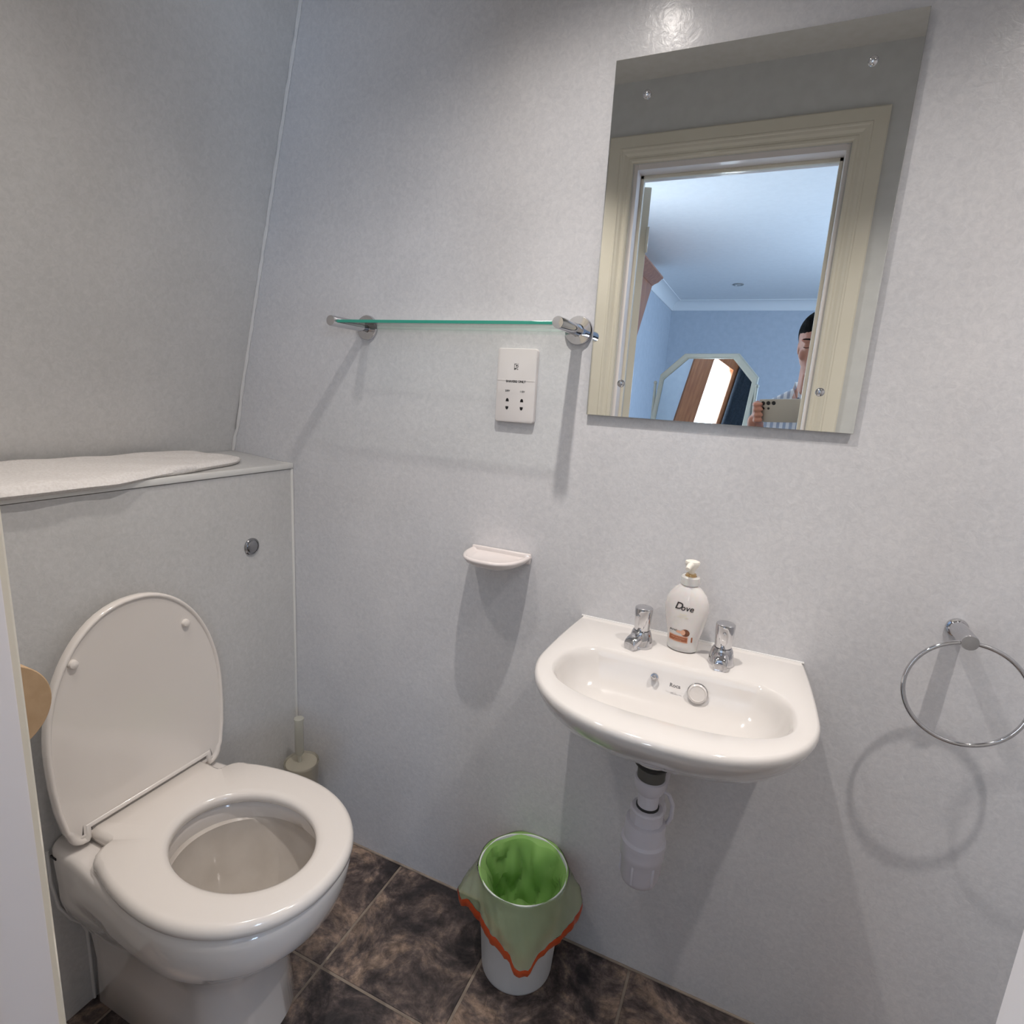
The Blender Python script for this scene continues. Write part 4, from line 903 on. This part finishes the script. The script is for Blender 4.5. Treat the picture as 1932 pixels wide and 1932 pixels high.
# octagonal dressing mirror on a dressing table
dt = thing('dressing_table', 'cream dressing table under the octagonal mirror in the bedroom', 'dressing table', (-0.10, -3.1, 0))
DC = -0.105
bm = bmesh.new(); box(bm, DC - 0.50, DC + 0.50, -3.36, -2.90, 0.775, 0.80, 0.004); fin_bm('table_top', bm, M_black, dt)
bm = bmesh.new(); box(bm, DC - 0.47, DC - 0.15, -3.34, -2.93, 0.06, 0.7748, 0.003); box(bm, DC + 0.15, DC + 0.47, -3.34, -2.93, 0.06, 0.7748, 0.003); box(bm, DC - 0.15, DC + 0.15, -3.34, -2.95, 0.66, 0.7746, 0.003); fin_bm('carcass', bm, M_cream, dt)
for sx in (-0.31, 0.31):
    for k in range(3):
        bm = bmesh.new(); box(bm, DC + sx - 0.15, DC + sx + 0.15, -2.93, -2.915, 0.09 + k * 0.225, 0.30 + k * 0.225, 0.003); dw = fin_bm('drawer', bm, M_cream, dt)
        bm = bmesh.new(); ball(bm, (DC + sx, -2.905, 0.195 + k * 0.225), 0.013, 12, 8); fin_bm('knob', bm, M_chrome, dw)
for sx in (-0.47, 0.41):
    for sy in (-3.33, -2.99):
        bm = bmesh.new(); box(bm, DC + sx, DC + sx + 0.06, sy, sy + 0.06, 0.0, 0.0598, 0.003); fin_bm('foot', bm, M_cream, dt)
dm = thing('dressing_mirror', 'octagonal cream framed mirror standing on the bedroom dressing table', 'mirror', (DC, -3.0, 0.80))
ZT, ZSd, ZBt = 1.585, 1.435, 0.86
o8 = [(-0.345, ZSd), (-0.190, ZT), (0.190, ZT), (0.345, ZSd), (0.345, 1.01), (0.190, ZBt), (-0.190, ZBt), (-0.345, 1.01)]
cz8 = (ZT + ZBt) / 2
MT = Matrix.Translation((DC, -3.0, 1.2)) @ Matrix.Rotation(math.radians(20.0), 4, 'Z') @ Matrix.Rotation(math.radians(12.0), 4, 'X') @ Matrix.Translation((-DC, 3.0, -1.2))
def o8r(s, y): return [MT @ Vector((DC + x - math.copysign(s, x), y, z - math.copysign(s, z - cz8))) for x, z in o8]
bm = bmesh.new(); loft(bm, [o8r(0.0, -3.0), o8r(0.0, -2.985), o8r(0.006, -2.978), o8r(0.026, -2.976), o8r(0.034, -2.984), o8r(0.034, -3.0)], False, False)
fr = fin_bm('frame', bm, M_champ, dm, sharp=25)
bm = bmesh.new(); loft(bm, [o8r(0.032, -2.992), o8r(0.032, -2.988)]); fin_bm('mirror_glass', bm, M_mirror, dm, smooth=False)
bm = bmesh.new(); loft(bm, [o8r(0.002, -3.004), o8r(0.002, -2.9995)]); fin_bm('back_board', bm, M_wood, dm, smooth=False)
bm = bmesh.new()
for sx in (-0.356, 0.356):
    tube(bm, [(DC + sx * 0.93, -3.0 + sx * 0.33, 0.801), (DC + sx * 0.945, -3.0 + sx * 0.34, 1.37)], 0.010, 10); ball(bm, (DC + sx * 0.945, -3.0 + sx * 0.34, 1.375), 0.013, 12, 8)
box(bm, DC - 0.36, DC + 0.36, -3.09, -2.92, 0.8002, 0.815, 0.003); fin_bm('stand', bm, M_champ, dm)

# ------------------------------------------------------------------ PHONE (held just behind the lens)
ph_ = thing('phone', 'cream smartphone with five rear lenses held sideways by the man in the mirror', 'phone', CAM - CF * 0.006)
PO = CAM - CF * 0.006
def pp(a, b_, c): return PO + CR * a + CD * b_ + CF * c       # along its length, downwards, towards the mirror
PM = Matrix(((CR.x, CD.x, CF.x, PO.x), (CR.y, CD.y, CF.y, PO.y), (CR.z, CD.z, CF.z, PO.z), (0, 0, 0, 1)))
bm = bmesh.new(); PA0, PA1, PB0, PB1 = -0.036, 0.127, -0.030, 0.048
vs = box(bm, PA0, PA1, PB0, PB1, -0.0085, 0.0, 0.0012, mtx=PM); fin_bm('body', bm, M_phone, ph_)
for a, b_, r in ((-0.0235, -0.0175, 0.0066), (-0.0055, -0.0175, 0.0066), (0.0125, -0.0175, 0.0066), (-0.0235, 0.0005, 0.0048), (-0.0055, 0.0005, 0.0040)):
    bm = bmesh.new(); lathe(bm, pp(a, b_, 0.0), CF, [(r, 0), (r, 0.0012), (r - 0.001, 0.0016), (0, 0.0016)], 24); fin_bm('camera_lens', bm, M_lens, ph_)
bm = bmesh.new(); box(bm, PA0 + 0.002, PA1 - 0.002, PB0 + 0.002, PB1 - 0.002, -0.0090, -0.0084, mtx=PM); fin_bm('screen', bm, M_black, ph_)

# ------------------------------------------------------------------ MAN in the bedroom doorway
mn = thing('person', 'dark-haired man in a striped shirt photographing himself in the wall mirror', 'person', (0.46, -1.50, 0))
def capsule(bm, p, q, r0, r1, n=14, sq=(1, 1)):
    p, q = Vector(p), Vector(q); d, a, b = frame_of(q - p); Ln = (q - p).length
    prof = [(r0 * math.sin(t), -r0 * math.cos(t)) for t in [PI / 2 * k / 5 for k in range(6)]] + [(r1 * math.cos(t), Ln + r1 * math.sin(t)) for t in [PI / 2 * k / 5 for k in range(6)]]
    lathe(bm, p, d, prof, n, sx=sq[0], sy=sq[1])
def remeshed(name, bm, m, parent, vox, smooth_it=4, label=None):
    bmesh.ops.recalc_face_normals(bm, faces=bm.faces)
    me = bpy.data.meshes.new(name + '_src'); bm.to_mesh(me); bm.free(); o = bpy.data.objects.new('tmp', me); COL.objects.link(o)
    md = o.modifiers.new('r', 'REMESH'); md.mode = 'VOXEL'; md.voxel_size = vox; md.use_smooth_shade = True
    if smooth_it: s = o.modifiers.new('s', 'SMOOTH'); s.iterations = smooth_it; s.factor = 0.5
    bpy.context.view_layer.update(); me2 = bpy.data.meshes.new_from_object(o.evaluated_get(bpy.context.evaluated_depsgraph_get()))
    bpy.data.objects.remove(o); me2.materials.clear(); return finish(name, me2, m, parent, True, label=label)
HX, HY, HZ = 0.460, -1.395, 1.482      # head centre
HC = Vector((HX, HY, HZ)); HM = Matrix.Translation(HC) @ Matrix.Rotation(math.radians(13), 4, 'Z') @ Matrix.Rotation(math.radians(-9), 4, 'X') @ Matrix.Translation(-HC)
bm = bmesh.new()
# skull, face, jaw (face looks towards +y and a little down)
ball(bm, (HX, HY - 0.018, HZ + 0.030), 1, 24, 16, (0.077, 0.095, 0.090))
ball(bm, (HX, HY + 0.012, HZ - 0.020), 1, 24, 16, (0.066, 0.078, 0.092))
ball(bm, (HX, HY + 0.032, HZ - 0.072), 1, 20, 12, (0.047, 0.048, 0.040))
ball(bm, (HX, HY + 0.068, HZ - 0.098), 1, 16, 10, (0.022, 0.018, 0.016))
capsule(bm, (HX, HY + 0.083, HZ + 0.010), (HX, HY + 0.103, HZ - 0.030), 0.009, 0.0125)             # nose
for s in (-1, 1):
    ball(bm, (HX + s * 0.012, HY + 0.094, HZ - 0.032), 0.009, 12, 8)
    ball(bm, (HX + s * 0.031, HY + 0.074, HZ + 0.024), 1, 12, 8, (0.024, 0.012, 0.008))               # brow
    ball(bm, (HX + s * 0.030, HY + 0.070, HZ + 0.004), 0.0135, 12, 8)                                  # closed lids looking down
    ball(bm, (HX + s * 0.038, HY + 0.060, HZ - 0.030), 1, 12, 8, (0.022, 0.020, 0.020))               # cheek
    ball(bm, (HX + s * 0.073, HY - 0.022, HZ - 0.008), 1, 12, 10, (0.008, 0.018, 0.030))              # ear
ball(bm, (HX, HY + 0.085, HZ - 0.058), 1, 14, 8, (0.024, 0.010, 0.0055)); ball(bm, (HX, HY + 0.083, HZ - 0.069), 1, 14, 8, (0.020, 0.010, 0.006))
for v in bm.verts: v.co = HM @ v.co
capsule(bm, (HX, HY - 0.020, HZ - 0.070), (HX + 0.005, HY - 0.050, HZ - 0.175), 0.054, 0.060)       # neck
NK = Vector((HX + 0.005, -1.47, 1.27))
SL = Vector((0.338, -1.470, 1.205)); SR = Vector((0.655, -1.470, 1.215)); PEL = Vector((0.47, -1.53, 0.86))
capsule(bm, NK, PEL, 0.085, 0.12); capsule(bm, SL, SR, 0.050, 0.050); capsule(bm, (0.37, -1.48, 1.13), (0.56, -1.48, 1.13), 0.085, 0.085); capsule(bm, (0.39, -1.53, 0.87), (0.55, -1.53, 0.87), 0.095, 0.095)
# arms: left hand (smaller x) holds the phone's near end, right hand the far end
def hand_dir(v): return CR * v[0] + CD * v[1] + CF * v[2]
LE = Vector((0.305, -1.44, 0.965)); RE = Vector((0.72, -1.34, 0.985))
LW = pp(PA0 - 0.042, 0.055, -0.055); RW = pp(PA1 + 0.050, 0.055, -0.060)
for s_, e_, w_ in ((SL, LE, LW), (SR, RE, RW)):
    capsule(bm, s_, e_, 0.048, 0.040); capsule(bm, e_, w_, 0.040, 0.027)
def hand(edge, sgn, W):
    # palm behind/outside the phone's short end; four fingers of unequal length wrap round that end on to the rear face; thumb on the screen side
    kn = [pp(edge + sgn * 0.020, -0.012 + 0.0185 * k, -0.030 + 0.002 * abs(k - 1.3)) for k in range(4)]
    for k in range(4): capsule(bm, W + (kn[k] - W) * 0.25, kn[k], 0.015, 0.0105)
    ln = (0.92, 1.06, 1.0, 0.80)
    for k in range(4):
        b_ = -0.012 + 0.0185 * k
        p1 = kn[k]; p2 = pp(edge + sgn * 0.0195, b_ - 0.001, -0.006); p3 = pp(edge + sgn * 0.009, b_ - 0.003, 0.0100); p4 = pp(edge - sgn * 0.010 * ln[k], b_ - 0.004, 0.0092)
        capsule(bm, p1, p2, 0.0098, 0.0090); capsule(bm, p2, p3, 0.0090, 0.0082); capsule(bm, p3, p4, 0.0080, 0.0070)
    t0 = W + (kn[1] - W) * 0.45; t1 = pp(edge + sgn * 0.004, 0.012, -0.032); t2 = pp(edge - sgn * 0.020, 0.000, -0.0190)
    capsule(bm, t0, t1, 0.0150, 0.0115); capsule(bm, t1, t2, 0.0110, 0.0090)
hand(PA0, -1, LW); hand(PA1, 1, RW)
# legs
HIPL, HIPR = Vector((0.385, -1.53, 0.83)), Vector((0.555, -1.53, 0.83)); KL, KR = Vector((0.375, -1.52, 0.45)), Vector((0.565, -1.52, 0.45)); AL, AR = Vector((0.365, -1.545, 0.075)), Vector((0.575, -1.545, 0.075))
for h_, k_, a_ in ((HIPL, KL, AL), (HIPR, KR, AR)):
    capsule(bm, h_, k_, 0.082, 0.052); capsule(bm, k_, a_, 0.050, 0.034); capsule(bm, a_ - Vector((0, 0, 0.035)), a_ + Vector((0, 0.13, -0.045)), 0.030, 0.022)
body = remeshed('body', bm, M_skin, mn, 0.0042, 3)
# hair: short, receding slightly at the temples
bm = bmesh.new()
ball(bm, (HX, HY - 0.024, HZ + 0.040), 1, 28, 18, (0.0815, 0.098, 0.0895)); ball(bm, (HX, HY + 0.015, HZ + 0.085), 1, 20, 12, (0.060, 0.062, 0.036))
for v in bm.verts:
    lim = HZ + 0.044 - (0.065 if v.co.y < HY - 0.02 else 0.0) - (0.03 if v.co.y < HY - 0.06 else 0) - (0.035 if abs(v.co.x - HX) > 0.062 and v.co.y < HY + 0.012 else 0)
    if v.co.z < lim: v.co.z = lim; v.co.x = HX + (v.co.x - HX) * 0.96
for v in bm.verts: v.co = HM @ v.co
hair = remeshed('hair', bm, M_hair, mn, 0.0035, 2)
for s in (-1, 1):
    bm = bmesh.new(); ball(bm, (HX + s * 0.029, HY + 0.0810, HZ + 0.027), 1, 12, 8, (0.017, 0.004, 0.0035))
    for v in bm.verts: v.co = HM @ v.co
    fin_bm('eyebrow', bm, M_hair, mn)
    bm = bmesh.new(); tube(bm, [(HX + s * (0.020 + 0.0035 * k), HY + 0.0835 - 0.0008 * k, HZ - 0.001 - 0.0016 * math.sin(PI * k / 6)) for k in range(7)], 0.0012, 6)
    for v in bm.verts: v.co = HM @ v.co
    fin_bm('eyelashes', bm, M_hair, mn)
bm = bmesh.new(); ball(bm, (HX, HY + 0.0925, HZ - 0.0635), 1, 14, 8, (0.021, 0.004, 0.0016))
for v in bm.verts: v.co = HM @ v.co
fin_bm('mouth', bm, mat('lips', (0.30, 0.10, 0.09), 0.5), mn)
# shirt: torso, shoulders, sleeves, collar
bm = bmesh.new()
capsule(bm, NK + Vector((0, -0.008, -0.030)), PEL + Vector((0, 0, 0.03)), 0.098, 0.135); capsule(bm, SL, SR, 0.060, 0.060); capsule(bm, (0.37, -1.48, 1.12), (0.56, -1.48, 1.12), 0.098, 0.098); capsule(bm, (0.40, -1.52, 0.93), (0.54, -1.52, 0.93), 0.118, 0.118)
capsule(bm, (0.345, -1.465, 1.262), NK + Vector((-0.03, 0, 0.035)), 0.030, 0.040); capsule(bm, (0.585, -1.465, 1.262), NK + Vector((0.03, 0, 0.035)), 0.030, 0.040)
for s_, e_, w_ in ((SL, LE, LW), (SR, RE, RW)): capsule(bm, s_, e_, 0.060, 0.052); capsule(bm, e_, e_ + (w_ - e_) * 0.55, 0.052, 0.042)
shirt = remeshed('shirt', bm, M_shirt, mn, 0.006, 4, label='white shirt with pale blue stripes')
bm = bmesh.new()
for s in (-1, 1):
    prism(bm, [Vector((NK.x + s * 0.002, NK.y + 0.085, 1.292)), Vector((NK.x + s * 0.050, NK.y + 0.080, 1.268)), Vector((NK.x + s * 0.072, NK.y + 0.030, 1.325)), Vector((NK.x + s * 0.066, NK.y - 0.03, 1.352)), Vector((NK.x + s * 0.052, NK.y + 0.040, 1.350))], (0, -0.010, 0))
fin_bm('collar', bm, mat('collar_white', (0.78, 0.80, 0.84), 0.8), mn, smooth=False)
bm = bmesh.new(); lathe(bm, (NK.x - 0.050, NK.y + 0.081, 1.284), (0, 1, 0.1), [(0.006, 0), (0.006, 0.003), (0, 0.003)], 16); fin_bm('button', bm, mat('navy_button', (0.02, 0.04, 0.12), 0.4), mn)
bm = bmesh.new(); capsule(bm, (0.39, -1.53, 0.87), (0.55, -1.53, 0.87), 0.118, 0.118)
for h_, k_, a_ in ((HIPL, KL, AL), (HIPR, KR, AR)): capsule(bm, h_, k_, 0.098, 0.072); capsule(bm, k_, a_ + Vector((0, 0, 0.03)), 0.072, 0.060)
remeshed('trousers', bm, M_trouser, mn, 0.010, 4)
for a_ in (AL, AR):
    bm = bmesh.new(); capsule(bm, a_ + Vector((0, -0.02, -0.030)), a_ + Vector((0, 0.15, -0.040)), 0.043, 0.033)
    for v in bm.verts: v.co.z = max(v.co.z, 0.001)
    fin_bm('shoe', bm, M_shoe, mn)
